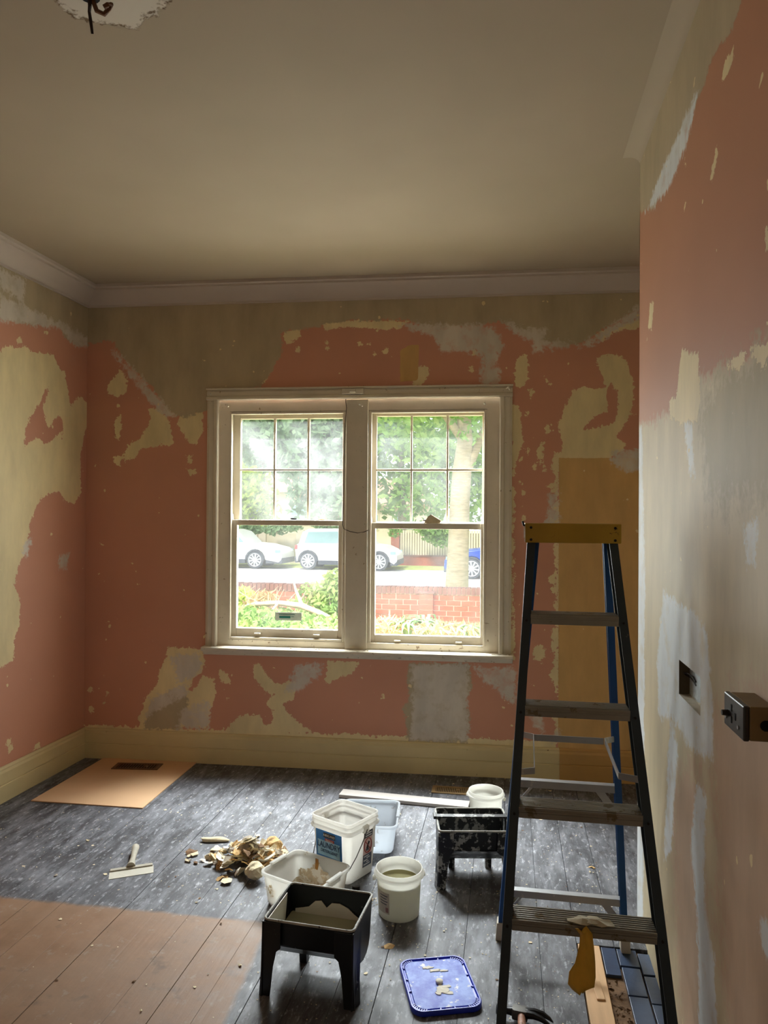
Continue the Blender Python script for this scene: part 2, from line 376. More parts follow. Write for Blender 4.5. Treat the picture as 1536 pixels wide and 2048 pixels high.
def wall_material(name, order, cols, pink=PINK):
    t = NT(name); v = t.pos()
    c = t.mix(t.ramp(t.noise(1.3, v, 3), .3, .7), tuple(x*.94 for x in pink[:3])+(1,), tuple(x*1.05 for x in pink[:3])+(1,))
    big = t.noise(9, v, 3); fine = t.noise(46, v, 6, .62); h = t.math('MULTIPLY', fine, .15); rough = .5
    n1 = t.math('ADD', t.math('MULTIPLY', t.math('SUBTRACT', big, .5), .05), t.math('ADD', t.math('MULTIPLY', t.math('SUBTRACT', fine, .5), .075), t.math('MULTIPLY', t.math('SUBTRACT', t.noise(120, v, 4, .6), .5), .012)))
    streak = t.noise(7, v, 5, .6, stretch=(1, 1, .35))
    for ln in order:
        col, amp, soft = cols[ln]
        d = t.math('ADD', t.attr(ln), t.math('MULTIPLY', n1, amp))
        if soft > .005:
            d = t.math('ADD', d, t.math('MULTIPLY', t.math('SUBTRACT', t.noise(24, v, 6, .65), .5), soft*4.5))
        mk_ = t.ramp(d, soft*.6, -soft*.6)
        if ln == 'white': mk_ = t.math('MULTIPLY', mk_, t.ramp(t.noise(13, v, 5, .6), .1, .5))
        cc = t.mix(t.ramp(streak, .3, .7), tuple(x*.86 for x in col[:3])+(1,), tuple(min(1, x*1.1) for x in col[:3])+(1,))
        c = t.mix(mk_, c, cc); h = t.math('SUBTRACT', h, t.math('MULTIPLY', mk_, .6 if soft < .01 else -.1))
    # stray nicks where the paint has flaked off
    nick = t.ramp(t.noise(21, v, 2, .4), .745, .755)
    c = t.mix(nick, c, CREAM)
    return t.bsdf(c, .62, bump=h, bstr=.35, bdist=.004, spec=.3)

def grow(fn, x, y, rx, ry, n=9):
    return [fn(x+rx*math.cos(k*2*math.pi/n)*random.uniform(.7, 1.2), y+ry*math.sin(k*2*math.pi/n)*random.uniform(.7, 1.2)) for k in range(n)]
b_ = lambda *p: px(bw, *p)
CEIL = 3.135
back_layers = {
 'cream': [
  b_((215, 770), (240, 738), (254, 758), (250, 785), (235, 793), (217, 785)),
  b_((228, 842), (241, 830), (243, 855), (238, 880), (230, 875)),
  b_((296, 812), (320, 820), (340, 845), (350, 884), (345, 893), (320, 890), (300, 893), (285, 895), (270, 915), (250, 922), (245, 915), (255, 890), (275, 878), (290, 860), (300, 840)),
  b_((362, 830), (408, 820), (405, 862), (392, 890), (375, 880), (362, 865), (354, 850)),
  b_((373, 910), (385, 910), (385, 928), (376, 925)), b_((373, 940), (392, 938), (397, 950), (385, 953)), b_((230, 915), (243, 912), (240, 932), (230, 928)),
  b_((335, 1293), (405, 1300), (412, 1320), (400, 1350), (428, 1358), (432, 1390), (420, 1420), (416, 1456), (280, 1456), (278, 1440), (288, 1400), (300, 1385), (315, 1368), (318, 1340), (330, 1320)),
  ('cut', b_((378, 1380), (390, 1350), (405, 1345), (398, 1365), (385, 1382))),
  b_((505, 1326), (522, 1328), (530, 1345), (545, 1363), (565, 1370), (577, 1360), (590, 1365), (590, 1400), (565, 1408), (577, 1425), (592, 1440), (628, 1467), (455, 1467), (455, 1455), (480, 1433), (520, 1428), (527, 1450), (543, 1450), (548, 1420), (533, 1410), (548, 1390), (530, 1385), (515, 1365), (508, 1345)),
  b_((435, 1336), (455, 1348), (462, 1365), (450, 1370), (438, 1355)), b_((450, 1395), (463, 1394), (455, 1408)),
  b_((655, 1322), (720, 1324), (705, 1345), (680, 1355), (658, 1370), (650, 1360)),
  b_((1191, 714), (1217, 706), (1244, 712), (1258, 732), (1268, 767), (1268, 798), (1261, 833), (1244, 859), (1230, 873), (1253, 888), (1244, 903), (1222, 916), (1222, 922), (1120, 920), (1123, 881), (1116, 846), (1132, 811), (1147, 780), (1165, 772), (1195, 778), (1214, 776), (1204, 750), (1195, 732)),
  ('cut', b_((1214, 778), (1222, 756), (1226, 780), (1236, 782), (1234, 822), (1227, 848), (1200, 854), (1167, 859), (1180, 842), (1191, 828), (1213, 826))),
  b_((1200, 657), (1190, 675), (1205, 660), (1230, 652), (1284, 636), (1284, 655), (1250, 660), (1225, 667), (1212, 676), (1205, 682)),
  b_((1033, 715), (1055, 708), (1056, 760), (1040, 778), (1029, 772)), b_((1022, 808), (1040, 812), (1045, 860), (1046, 885), (1035, 905), (1030, 950), (1022, 955)),
  b_((1053, 777), (1071, 780), (1062, 799)), b_((1090, 752), (1106, 768), (1098, 770), (1092, 765)), b_((1075, 895), (1089, 880), (1085, 920), (1093, 942), (1079, 920)),
  b_((1088, 970), (1112, 963), (1112, 980), (1093, 976)), b_((1090, 850), (1102, 846), (1100, 866), (1090, 868)),
  b_((1108, 905), (1119, 905), (1119, 1000), (1118, 1480), (1111, 1480), (1108, 1350), (1113, 1200), (1109, 1080)),
  b_((1063, 1298), (1078, 1288), (1091, 1305), (1085, 1327), (1069, 1320)),
  b_((833, 730), (846, 732), (860, 735), (855, 755), (840, 770), (826, 767)), b_((563, 665), (602, 653), (600, 676), (575, 687)), b_((562, 700), (545, 740), (525, 768), (508, 770), (520, 745)),
  b_((640, 642), (822, 640), (800, 658), (690, 655), (650, 662)), b_((1022, 975), (1029, 975), (1028, 1320), (1021, 1320)),
  b_((165, 1450), (640, 1466), (1112, 1483), (1112, 1500), (165, 1470)),
  *[grow(bw, random.uniform(585, 1000), random.uniform(675, 765), 5, 5) for _ in range(10)], *[grow(bw, random.uniform(1035, 1110), random.uniform(790, 1060), 3, 7) for _ in range(9)],
  *[grow(bw, 1112+random.uniform(-7, 5), yy, random.uniform(4, 9), random.uniform(6, 15)) for yy in range(930, 1480, 28)],
  *[grow(bw, random.uniform(178, 215), random.uniform(1330, 1430), 4, 5) for _ in range(4)]],
 'ochre': [b_((1118, 916), (1300, 916), (1300, 1600), (1116, 1600)), b_((820, 690), (838, 690), (836, 760), (800, 764), (800, 700))],
 'grey': [
  b_((160, 690), (200, 686), (220, 680), (238, 700), (250, 722), (275, 745), (297, 768), (318, 795), (338, 822), (370, 835), (420, 820), (420, 788), (515, 778), (545, 740), (562, 705), (560, 665), (640, 652), (700, 640), (820, 640), (850, 658), (900, 656), (960, 652), (1000, 645), (1035, 660), (1060, 678), (1090, 690), (1150, 694), (1175, 682), (1205, 660), (1240, 640), (1290, 616), (1290, 560), (160, 590)),
  b_((300, 1402), (340, 1380), (378, 1395), (375, 1420), (360, 1457), (288, 1457)), b_((820, 1326), (938, 1328), (945, 1370), (935, 1400), (941, 1440), (935, 1486), (816, 1482), (810, 1440), (806, 1420), (818, 1400), (813, 1360))],
 'white': [
  b_((228, 700), (262, 735), (300, 775), (345, 832), (318, 822), (296, 800), (265, 755), (240, 725)), b_((800, 648), (985, 650), (1010, 690), (988, 735), (970, 765), (962, 702), (885, 706), (868, 675), (830, 662)),
  b_((962, 735), (998, 740), (998, 770), (962, 770)), b_((340, 1312), (395, 1305), (402, 1340), (360, 1365)), b_((300, 1395), (370, 1370), (378, 1385), (330, 1410), (290, 1440)), b_((360, 1420), (420, 1400), (415, 1456), (355, 1456)),
  b_((590, 1330), (642, 1330), (640, 1348), (600, 1378), (572, 1385)), b_((826, 1330), (935, 1330), (938, 1480), (822, 1480)), b_((950, 1335), (1028, 1338), (1028, 1405), (1000, 1385), (970, 1362)), b_((1055, 1420), (1080, 1430), (1086, 1458), (1070, 1452)),
  b_((1222, 905), (1290, 898), (1290, 935), (1255, 945), (1225, 930)), b_((1098, 985), (1119, 980), (1119, 1045), (1094, 1047)), b_((1118, 1458), (1126, 1480), (1105, 1482)), b_((1060, 655), (1090, 660), (1088, 700), (1070, 710)), b_((1000, 640), (1100, 680), (1160, 690), (1240, 640), (1290, 600), (1290, 630), (1180, 690), (1090, 696), (1040, 670))]}
wm_back = wall_material('stripped_pink_window_wall', ('cream', 'ochre', 'grey', 'white'), {'cream': (CREAM, .9, .0015), 'ochre': (OCHRE, .15, .001), 'grey': (GREY, 1.0, .012), 'white': (WHITE, 1.2, .02)})
LX = -1.42; RX = -.54             # centres of the two sash windows along the wall
HU0, HU1, HZ0, HZ1 = bw(436, 1040)[0], bw(1000, 1040)[0], bw(720, 1306)[1], bw(720, 790)[1]
uL = (OL[0]+YB*math.tan(LA))/math.cos(BA)
wall_grid('wall_back', OB, TB, line(-2.83, 1.3, .016, (HU0, HU1)), line(-.02, CEIL, .016, (HZ0, HZ1)), back_layers, wm_back, [(HU0, HU1, HZ0, HZ1)])
l_ = lambda *p: px(lw, *p)
left_layers = {
 'cream': [
  [(2.9, 1.0), (2.75, 1.35), (2.82, 1.8), (2.62, 2.1), (2.7, 2.42), (3.0, 2.5), (3.3, 2.46)]+l_((0, 703), (15, 692), (50, 692), (65, 705), (105, 710), (118, 735), (130, 740), (135, 775), (142, 810), (150, 800), (160, 793), (178, 808), (183, 840), (170, 862), (165, 890), (160, 920), (162, 985), (150, 1006), (130, 1000), (118, 980), (100, 985), (80, 1000), (70, 1020), (60, 1050), (55, 1080), (50, 1110), (38, 1125), (32, 1150), (30, 1180), (40, 1200), (38, 1250), (30, 1280), (28, 1320), (0, 1335))+[(3.4, 1.02)],
  ('cut', l_((48, 892), (55, 840), (75, 815), (95, 773), (101, 770), (86, 810), (90, 840), (98, 858), (110, 840), (120, 828), (126, 850), (124, 880), (119, 868), (105, 880), (92, 888), (72, 872), (60, 885))),
  l_((13, 1480), (22, 1474), (25, 1500), (17, 1508)), l_((70, 1490), (80, 1484), (80, 1494), (66, 1502)), l_((28, 677), (45, 674), (46, 688), (34, 690)), l_((90, 660), (97, 662), (97, 668), (90, 668))],
 'grey': [[(1.2, 2.74), (.4, 2.66), (-.6, 2.78), (-1.7, 2.7), (-1.7, 3.2), (3.4, 3.2)]+l_((0, 480), (190, 620), (190, 690), (155, 690), (130, 675), (120, 655), (95, 650), (60, 652), (30, 645), (0, 635))+[(3.2, 2.7), (2.6, 2.76), (1.9, 2.68)]],
 'white': [l_((0, 590), (60, 618), (120, 645), (185, 682), (185, 695), (150, 688), (120, 657), (60, 650), (0, 640)), l_((46, 1085), (61, 1080), (54, 1112), (46, 1105)), l_((116, 1115), (138, 1109), (132, 1142), (122, 1136)), l_((0, 540), (50, 560), (45, 610), (38, 600), (0, 575))]}
wm_left = wall_material('stripped_pink_left_wall', ('cream', 'grey', 'white'), {'cream': (CREAM, .9, .0015), 'grey': (GREY, .9, .01), 'white': (WHITE, 1.2, .02)})
wall_grid('wall_left', OL, TL_, line(-1.62, 4.63, .03)[:-1]+line(3.2, 4.66, .014)[1:] if False else sorted(set(line(-1.62, 3.2, .05)+line(3.2, 4.66, .014))), line(-.02, CEIL, .016), left_layers, wm_left)
r_ = lambda *p: px(rw, *p)
right_layers = {
 'plaster': [r_((1270, 848), (1300, 842), (1330, 832), (1345, 815), (1385, 790), (1400, 762), (1440, 737), (1470, 730), (1500, 702), (1536, 688), (1700, 600), (1900, 2600), (1400, 2600), (1345, 2100), (1270, 1900))],
 'cream': [
  r_((1363, 704), (1380, 708), (1396, 703), (1397, 755), (1400, 800), (1395, 852), (1378, 840), (1362, 848), (1340, 836), (1339, 806), (1352, 790), (1358, 740)), r_((1420, 352), (1434, 292), (1437, 300), (1426, 362), (1418, 362)), r_((1300, 603), (1308, 606), (1303, 662), (1296, 655)),
  r_((1443, 162), (1448, 130), (1470, 84), (1470, 105), (1455, 150)), r_((1527, 448), (1560, 440), (1560, 540), (1530, 500)), r_((1452, 732), (1490, 700), (1520, 685), (1540, 680), (1530, 740), (1500, 712), (1475, 738)), r_((1368, 310), (1372, 330), (1369, 335)), r_((1368, 405), (1372, 410), (1369, 424))],
 'grey': [r_((1360, 0), (1375, -60), (1510, -60), (1484, 0), (1465, 60), (1435, 100), (1420, 130), (1400, 190), (1385, 230), (1370, 262), (1366, 305), (1340, 335), (1325, 345), (1321, 392), (1305, 420), (1262, 425), (1262, 300), (1290, 150))],
 'khaki': [r_((1395, 830), (1440, 745), (1600, 660), (1640, 1000), (1480, 1010), (1420, 1000))],
 'pinkish': [r_((1420, 1420), (1700, 1300), (1900, 2500), (1500, 2500), (1440, 1900)), r_((1340, 1560), (1400, 1520), (1430, 2300), (1370, 2200))],
 'white': [
  r_((1326, 1184), (1345, 1195), (1386, 1222), (1412, 1262), (1425, 1400), (1428, 1525), (1380, 1500), (1352, 1440), (1318, 1432), (1313, 1330)), r_((1392, 1560), (1412, 1600), (1408, 1800), (1425, 1900), (1440, 2150), (1400, 2150), (1395, 1850), (1382, 1700)), r_((1340, 1430), (1356, 1500), (1342, 1700), (1328, 1720)),
  r_((1484, 1050), (1516, 1038), (1511, 1122), (1494, 1126)), r_((1400, 170), (1370, 300), (1330, 390), (1290, 425), (1320, 350), (1360, 260)), r_((1518, 1845), (1536, 1840), (1545, 1910), (1525, 1900)), r_((1370, 850), (1384, 850), (1390, 950), (1378, 940)), r_((1270, 860), (1284, 850), (1290, 1150), (1286, 1900), (1270, 1900))]}  # last shape: pale strip at the wall corner, grazing window light put into colour
wm_right = wall_material('stripped_right_wall', ('plaster', 'khaki', 'pinkish', 'cream', 'grey', 'white'), {'khaki': (C(178, 164, 126), 1.5, .07), 'plaster': (C(206, 192, 158), .8, .03), 'pinkish': (C(206, 178, 150), 1.5, .08), 'cream': (CREAM, .8, .0015), 'grey': (GREY, .9, .008), 'white': (C(222, 227, 228), 1.0, .016)}, C(188, 136, 106))  # same pink paint, set browner and darker to carry this wall's dimmer light
# socket recess in the right wall
HY0, HY1, HZa, HZb = rw(1401, 1370)[0], rw(1358, 1345)[0], 1.08, 1.186
wall_grid('wall_right', (XR, 0, 0), (0, 1, 0), sorted(set(line(-1.62, .9, .06)+line(.9, 3.11, .014, (HY0, HY1)))), line(-.02, CEIL, .016, (HZa, HZb)), right_layers, wm_right, [(HY0, HY1, HZa, HZb)], flip=True)
plast = plain('alcove_plaster', C(204, 190, 162), .8, .08, 3, .2, 40, obj=False)
o = mk('wall_alcove', box(bx(XR, 1.35, 3.105, 3.11, -.02, CEIL), 1.3, 1.35, 3.1, 4.75, -.02, CEIL), [plast]); tag(o, kind='structure')
# rear wall: two piers and a lintel around the doorway behind the camera
g = bx(-2.95, -2.1, -1.7, -1.62, -.02, CEIL); box(g, -.3, .6, -1.7, -1.62, -.02, CEIL); box(g, -2.1, -.3, -1.7, -1.62, 2.4, CEIL); box(g, -2.1, -.3, -1.72, -1.7, -.02, 2.4)
tag(mk('wall_front', g, [plast]), kind='structure')

# ceiling with a rough unpainted rose patch
t = NT('cream_ceiling_paint'); v = t.pos()
pc = fl(245, 0, CEIL)
def dist2(t, v, c, s=(1, 1)):
    sub = t.n('ShaderNodeVectorMath', operation='SUBTRACT'); t.put(sub.inputs[0], v); sub.inputs[1].default_value = (c[0], c[1], c[2])
    ml = t.n('ShaderNodeVectorMath', operation='MULTIPLY'); t.put(ml.inputs[0], sub.outputs[0]); ml.inputs[1].default_value = (s[0], s[1], 0)
    ln = t.n('ShaderNodeVectorMath', operation='LENGTH'); t.put(ln.inputs[0], ml.outputs[0]); return ln.outputs['Value']
dd = t.math('ADD', dist2(t, v, (pc[0]-.02, pc[1]-.09, 0)), t.math('MULTIPLY', t.math('SUBTRACT', t.noise(6, v, 5, .65), .5), .26))
c = t.mix(t.ramp(t.noise(1.1, v, 3), .3, .7), C(166, 152, 132), C(174, 160, 140))
c = t.mix(t.ramp(dd, .20, .19), c, C(206, 198, 184))
edge = t.math('MULTIPLY', t.math('MULTIPLY', t.ramp(dd, .175, .187), t.ramp(dd, .202, .194)), t.ramp(t.noise(30, v, 3), .44, .52))
c = t.mix(edge, c, C(118, 98, 76))
h = t.math('ADD', t.math('MULTIPLY', t.ramp(dd, .2, .19), -.8), t.math('MULTIPLY', t.noise(60, v, 3), .1))
ceil_m = t.bsdf(c, .8, bump=h, bstr=.4, spec=.2)
tag(mk('ceiling', bx(-3.1, 1.5, -1.8, 4.9, CEIL, CEIL+.12), [ceil_m]), kind='structure')

# cornices: a cove with beads, swept along the walls
CP = [(0, 0), (.012, 0), (.012, .012), (.03, .02), (.05, .042), (.075, .064), (.1, .076), (.118, .082), (.118, .094), (.135, .098), (.135, .118), (0, .118)]
ZC = 3.018
def cornice(name, p0, p1, nrm):
    g = sweep(B(), CP, p0, p1, nrm, (0, 0, 1)); tag(mk(name, g, 'cornice', smooth=30), kind='structure')
cbl = (uL*TB+OB)
cornice('trim_2', (cbl[0]-.02, cbl[1]-.001, ZC), tuple(OB+TB*1.3+np.array([0, 0, ZC])), tuple(-NB))
cornice('trim_3', (OL[0]-1.6*TL_[0], -1.6, ZC), (XL, YB-.1, ZC), tuple(NL))
g = B(); CV = [(0, .06), (.006, .075), (.016, .09), (.03, .102), (.046, .111), (.06, .1165)]
st3 = [[g.verts.new((XR-d, -1.6, ZC+z)) for d, z in CV], [g.verts.new((XR-d, 3.11+d, ZC+z)) for d, z in CV], [g.verts.new((1.3, 3.11+d, ZC+z)) for d, z in CV]]
for p, q in zip(st3, st3[1:]):
    for k in range(len(CV)-1): g.faces.new((p[k], q[k], q[k+1], p[k+1]))
bmesh.ops.recalc_face_normals(g, faces=g.faces[:])
tag(mk('trim_4', g, [ceil_m], smooth=25), kind='structure')

# baseboards: tall board with a moulded top and a mid line
BP = [(0, -.005), (.024, -.005), (.024, .095), (.019, .098), (.022, .105), (.022, .165), (.016, .178), (.016, .186), (.008, .196), (0, .197)]
def base(name, p0, p1, nrm, mat):
    return tag(mk(name, sweep(B(), BP, p0, p1, nrm, (0, 0, 1)), mat), kind='structure')
uo = bw(1118, 1500)[0]
base('baseboard_back', tuple(OB+TB*(uL-.02)), tuple(OB+TB*uo), tuple(-NB), 'skirt')
base('baseboard_right', tuple(OB+TB*(uo+.001)), tuple(OB+TB*1.3), tuple(-NB), 'skirt_ochre')
base('baseboard_left', (OL[0]-1.6*TL_[0], -1.6, 0), (XL+.001, YB-.14, 0), tuple(NL), 'skirt')

# ------------------------------------------------------------------ floor of single boards
t = NT('black_stained_floorboards'); v = t.pos()
def half(t, v, a, b, inside):       # signed distance to the line a-b on the floor, negative on the side of `inside`
    a, b, i = (np.array(q[:2]) for q in (a, b, inside)); e = b-a; n = np.array([e[1], -e[0]])/np.linalg.norm(e)
    if (i-a)@n > 0: n = -n
    dt = t.n('ShaderNodeVectorMath', operation='DOT_PRODUCT'); t.put(dt.inputs[0], v); dt.inputs[1].default_value = (n[0], n[1], 0)
    return t.math('SUBTRACT', dt.outputs['Value'], float(a@n))
def region(t, v, pts):
    cen = np.mean([p[:2] for p in pts], 0); d = None
    for a, b in zip(pts, pts[1:]+pts[:1]):
        x = half(t, v, a, b, cen); d = x if d is None else t.math('MAXIMUM', d, x)
    return d
grain = t.noise(5, v, 6, .6, stretch=(9, .7, 9)); cl = t.noise(2.2, v, 5, .6); mid = t.noise(13, v, 6, .65)
c = t.mix(t.ramp(cl, .32, .66), C(50, 50, 53), C(92, 93, 98))
scr = t.noise(6, v, 8, .7, stretch=(2.4, .6, 1))
c = t.mix(t.math('MULTIPLY', t.ramp(scr, .44, .64), .8), c, C(132, 134, 140))
c = t.mix(t.math('MULTIPLY', t.ramp(grain, .5, .8), .55), c, C(38, 36, 36))
c = t.mix(t.math('MULTIPLY', t.ramp(t.noise(13, v, 7, .74, stretch=(1.5, .55, 1)), .55, .64), .65), c, C(40, 39, 40))
c = t.mix(t.math('MULTIPLY', t.ramp(t.noise(36, v, 7, .74, stretch=(1.4, .5, 1)), .55, .66), .7), c, C(186, 189, 194))
c = t.mix(t.ramp(t.noise(19, v, 8, .78, stretch=(1.5, .6, 1)), .66, .69), c, C(208, 208, 206))
tan = t.mix(t.ramp(mid, .3, .75), C(122, 92, 68), C(146, 114, 88))
tan = t.mix(t.math('MULTIPLY', t.ramp(cl, .4, .7), .5), tan, C(134, 116, 98))
wob = t.math('MULTIPLY', t.math('SUBTRACT', t.noise(9, v, 4), .5), .035)
fg = [fl(-300, 1765), fl(0, 1801), fl(540, 1846), fl(505, 1905), fl(440, 2048), fl(330, 2300), fl(-900, 2300)]
d2 = t.math('ADD', region(t, v, [fg[0], fg[2], fg[5], fg[6]]), wob)
tan = t.mix(t.math('MULTIPLY', t.ramp(t.noise(16, v, 6, .7), .58, .66), .45), tan, C(150, 140, 126))
tan = t.mix(t.math('MULTIPLY', t.ramp(t.noise(7, v, 5, .6), .6, .7), .6), tan, C(92, 76, 64))
c = t.mix(t.ramp(d2, .012, -.012), c, tan)
fleck = t.ramp(t.noise(26, v, 6, .7), .72, .75); c = t.mix(fleck, c, C(190, 180, 166))
rough = t.math('ADD', .46, t.math('MULTIPLY', t.ramp(mid, .3, .7), .2))
M['board'] = t.bsdf(c, rough, bump=t.math('ADD', t.math('MULTIPLY', mid, .5), grain), bstr=.35, bdist=.003, spec=.4)
floor = tag(mk('floor', bx(-3.0, 1.4, -1.75, 4.85, -.12, -.022), ['void']), kind='structure')
PITCH_B = .1395; k0 = -.017
hx0, hx1, hy1 = .262, XR, fl(1188, 1891)[1]      # hearth opening in the boards
gap = [random.choice((.0003, .0004, .0006, .0011, .0014)) for _ in range(60)]
for k in range(-22, 10):
    x0, x1 = k0+k*PITCH_B+gap[k+30], k0+(k+1)*PITCH_B-gap[k+31]
    if x0 > 1.3: continue
    spans = [(-1.62, 4.72)]
    if x0 >= hx0-.03 and x0 < hx1: spans = [(hy1+.004, 4.72), (-1.62, .6)]
    for y0, y1 in spans:
        jn = [] if random.random() < .35 else [random.uniform(.5, 2.2)] if y0 < 0 and y1 > 3 else []
        ys = [y0]+jn+[y1]
        for a, b in zip(ys, ys[1:]):
            dz = random.uniform(-.0006, .0006)
            mk('floorboard', bx(x0, x1, a+.0008, b-.0008, -.022, dz), 'board', floor, bevel=.0008)

# ------------------------------------------------------------------ hearth strip by the chimney wall
HZ_ = -.012
hearth = tag(mk('trim_6', bx(hx0+.002, hx1+.02, .6, hy1+.002, -.022, -.014), ['dirt']), kind='structure')
mk('border_plank', bx(hx0+.004, .345, .62, hy1-.005, -.014, .004), 'tan_wood', hearth, bevel=.002)
def tile(x0, x1, y0, y1):
    mk('slate_tile', bx(x0+.002, x1-.002, y0+.002, y1-.002, -.014, -.001+random.uniform(-.001, .001)), 'slate', hearth, bevel=.0015)
tile(.349, .405, hy1-.17, hy1); tile(.405, .478, hy1-.11, hy1-.004); tile(.478, .53, hy1-.15, hy1-.02)
y = hy1-.115
while y > .75:
    tile(.408, .476, y-.16, y); y -= .163
y = hy1-.155
while y > .75:
    tile(.478, .535, y-.15, y); y -= .153
g = B()
for i in range(260):
    x, y = random.uniform(.352, .402), random.uniform(.7, hy1-.19); s = random.uniform(.004, .014)
    v = [g.verts.new((x+random.uniform(-s, s), y+random.uniform(-s, s), -.014+random.uniform(0, .012))) for _ in range(4)]
    g.faces.new(v[:3]); g.faces.new((v[0], v[1], v[3])); g.faces.new((v[1], v[2], v[3])); g.faces.new((v[0], v[3], v[2]))
tag(mk('rubble', g, 'dirt'), 'brown rubble and shavings lying in the gap of the hearth edge', 'rubble', kind='stuff')

# ------------------------------------------------------------------ window: two double-hung sashes in one moulded surround
def wempty(name, kind='structure'):
    o = empty(name, tuple(OB), BA); o['kind'] = kind; return o
def U(x, d=0.0, y=1040): return bw(x, y, d)[0]
def Z(y, d=0.0, x=715): return bw(x, y, d)[1]
sur = wempty('trim_1')
zc_t, zs_b = Z(779), Z(1299)
# architrave with stepped moulding
AP = [(0, 0), (.07, 0), (.07, -.012), (.055, -.02), (.03, -.016), (.022, -.03), (.006, -.034), (0, -.03)]     # width outward from the opening, depth into the room
u0, u1 = U(437), U(998); zt = Z(798)
def ar(sx): return [(a*sx, b) for a, b in AP]
mk('architrave', sweep(B(), ar(-1.12), (u0, 0, zs_b), (u0, 0, zt+.0), (1, 0, 0), (0, 1, 0)), 'white_trim', sur)
mk('architrave', sweep(B(), ar(1.12), (u1, 0, zs_b), (u1, 0, zt+.0), (1, 0, 0), (0, 1, 0)), 'white_trim', sur)
mk('head_architrave', sweep(B(), [(a*.95, b) for a, b in AP], (u0-.08, 0, zt), (u1+.08, 0, zt), (0, 0, 1), (0, 1, 0)), 'white_trim', sur, bevel=.002)
mk('picture_ledge', bx(u0-.083, u1+.083, -.03, 0, zt+.066, zt+.078), 'white_trim', sur, bevel=.003)
# box frame faces, head, mullion
fd = .012
mk('frame_stile', bx(u0-.04, U(459, .02), fd, .16, zs_b-.02, zt+.04), 'white_trim', sur); mk('frame_stile', bx(U(973, .02), u1+.04, fd, .16, zs_b-.02, zt+.04), 'white_trim', sur)
mk('frame_head', bx(U(459, .02), U(973, .02), fd+.0005, .16, Z(821, .02), zt+.04), 'white_trim', sur)
mk('mullion', bx(U(691), U(735), -.004, .16, zs_b, zt-.003), 'white_trim', sur, bevel=.004)
mk('frame_sill', bx(u0-.04, u1+.04, fd+.001, .18, zs_b-.04, Z(1285, .02)), 'sill', sur)
# window board with rounded nose and bed moulding
SP = [(.02, 0), (-.062, 0), (-.068, -.006), (-.068, -.02), (-.06, -.028), (-.036, -.03), (-.03, -.042), (-.016, -.056), (.0, -.06), (.02, -.06)]
mk('window_board', sweep(B(), SP, (U(402, -.06, 1300), 0, zs_b), (U(1026, -.06, 1310), 0, zs_b), (0, 1, 0), (0, 0, 1)), 'sill', sur, bevel=.0015)
# flakes of old paint along the board, screws and brackets of the lost curtain pole
for i in range(16):
    x = random.choice([random.uniform(470, 640), random.uniform(980, 1020), random.uniform(700, 960)]); u = U(x, -.03)
    mk('paint_flake', bx(u, u+random.uniform(.006, .016), -.05, -.05+random.uniform(.005, .012), zs_b, zs_b+random.uniform(.003, .007)), 'mortar_edge', sur)
for x, y, r in ((421, 788, .3), (1012, 778, -.3), (455, 811, .2), (720, 810, .2), (968, 806, 1.3)):
    u, z = bw(x, y); g = tube(B(), [(u, -.03, z), (u+.012*math.cos(r), -.05, z-.012*math.sin(r)), (u+.024*math.cos(r), -.052, z-.016)], [.006, .007, .005], 6)
    mk('wall_plug', g, 'plaster_white', sur)
mk('drapery_bracket', box(bx(U(684), U(727), -.045, -.03, Z(790), Z(779)), U(700), U(712), -.06, -.03, Z(787), Z(781)), 'white_trim', sur, bevel=.002)

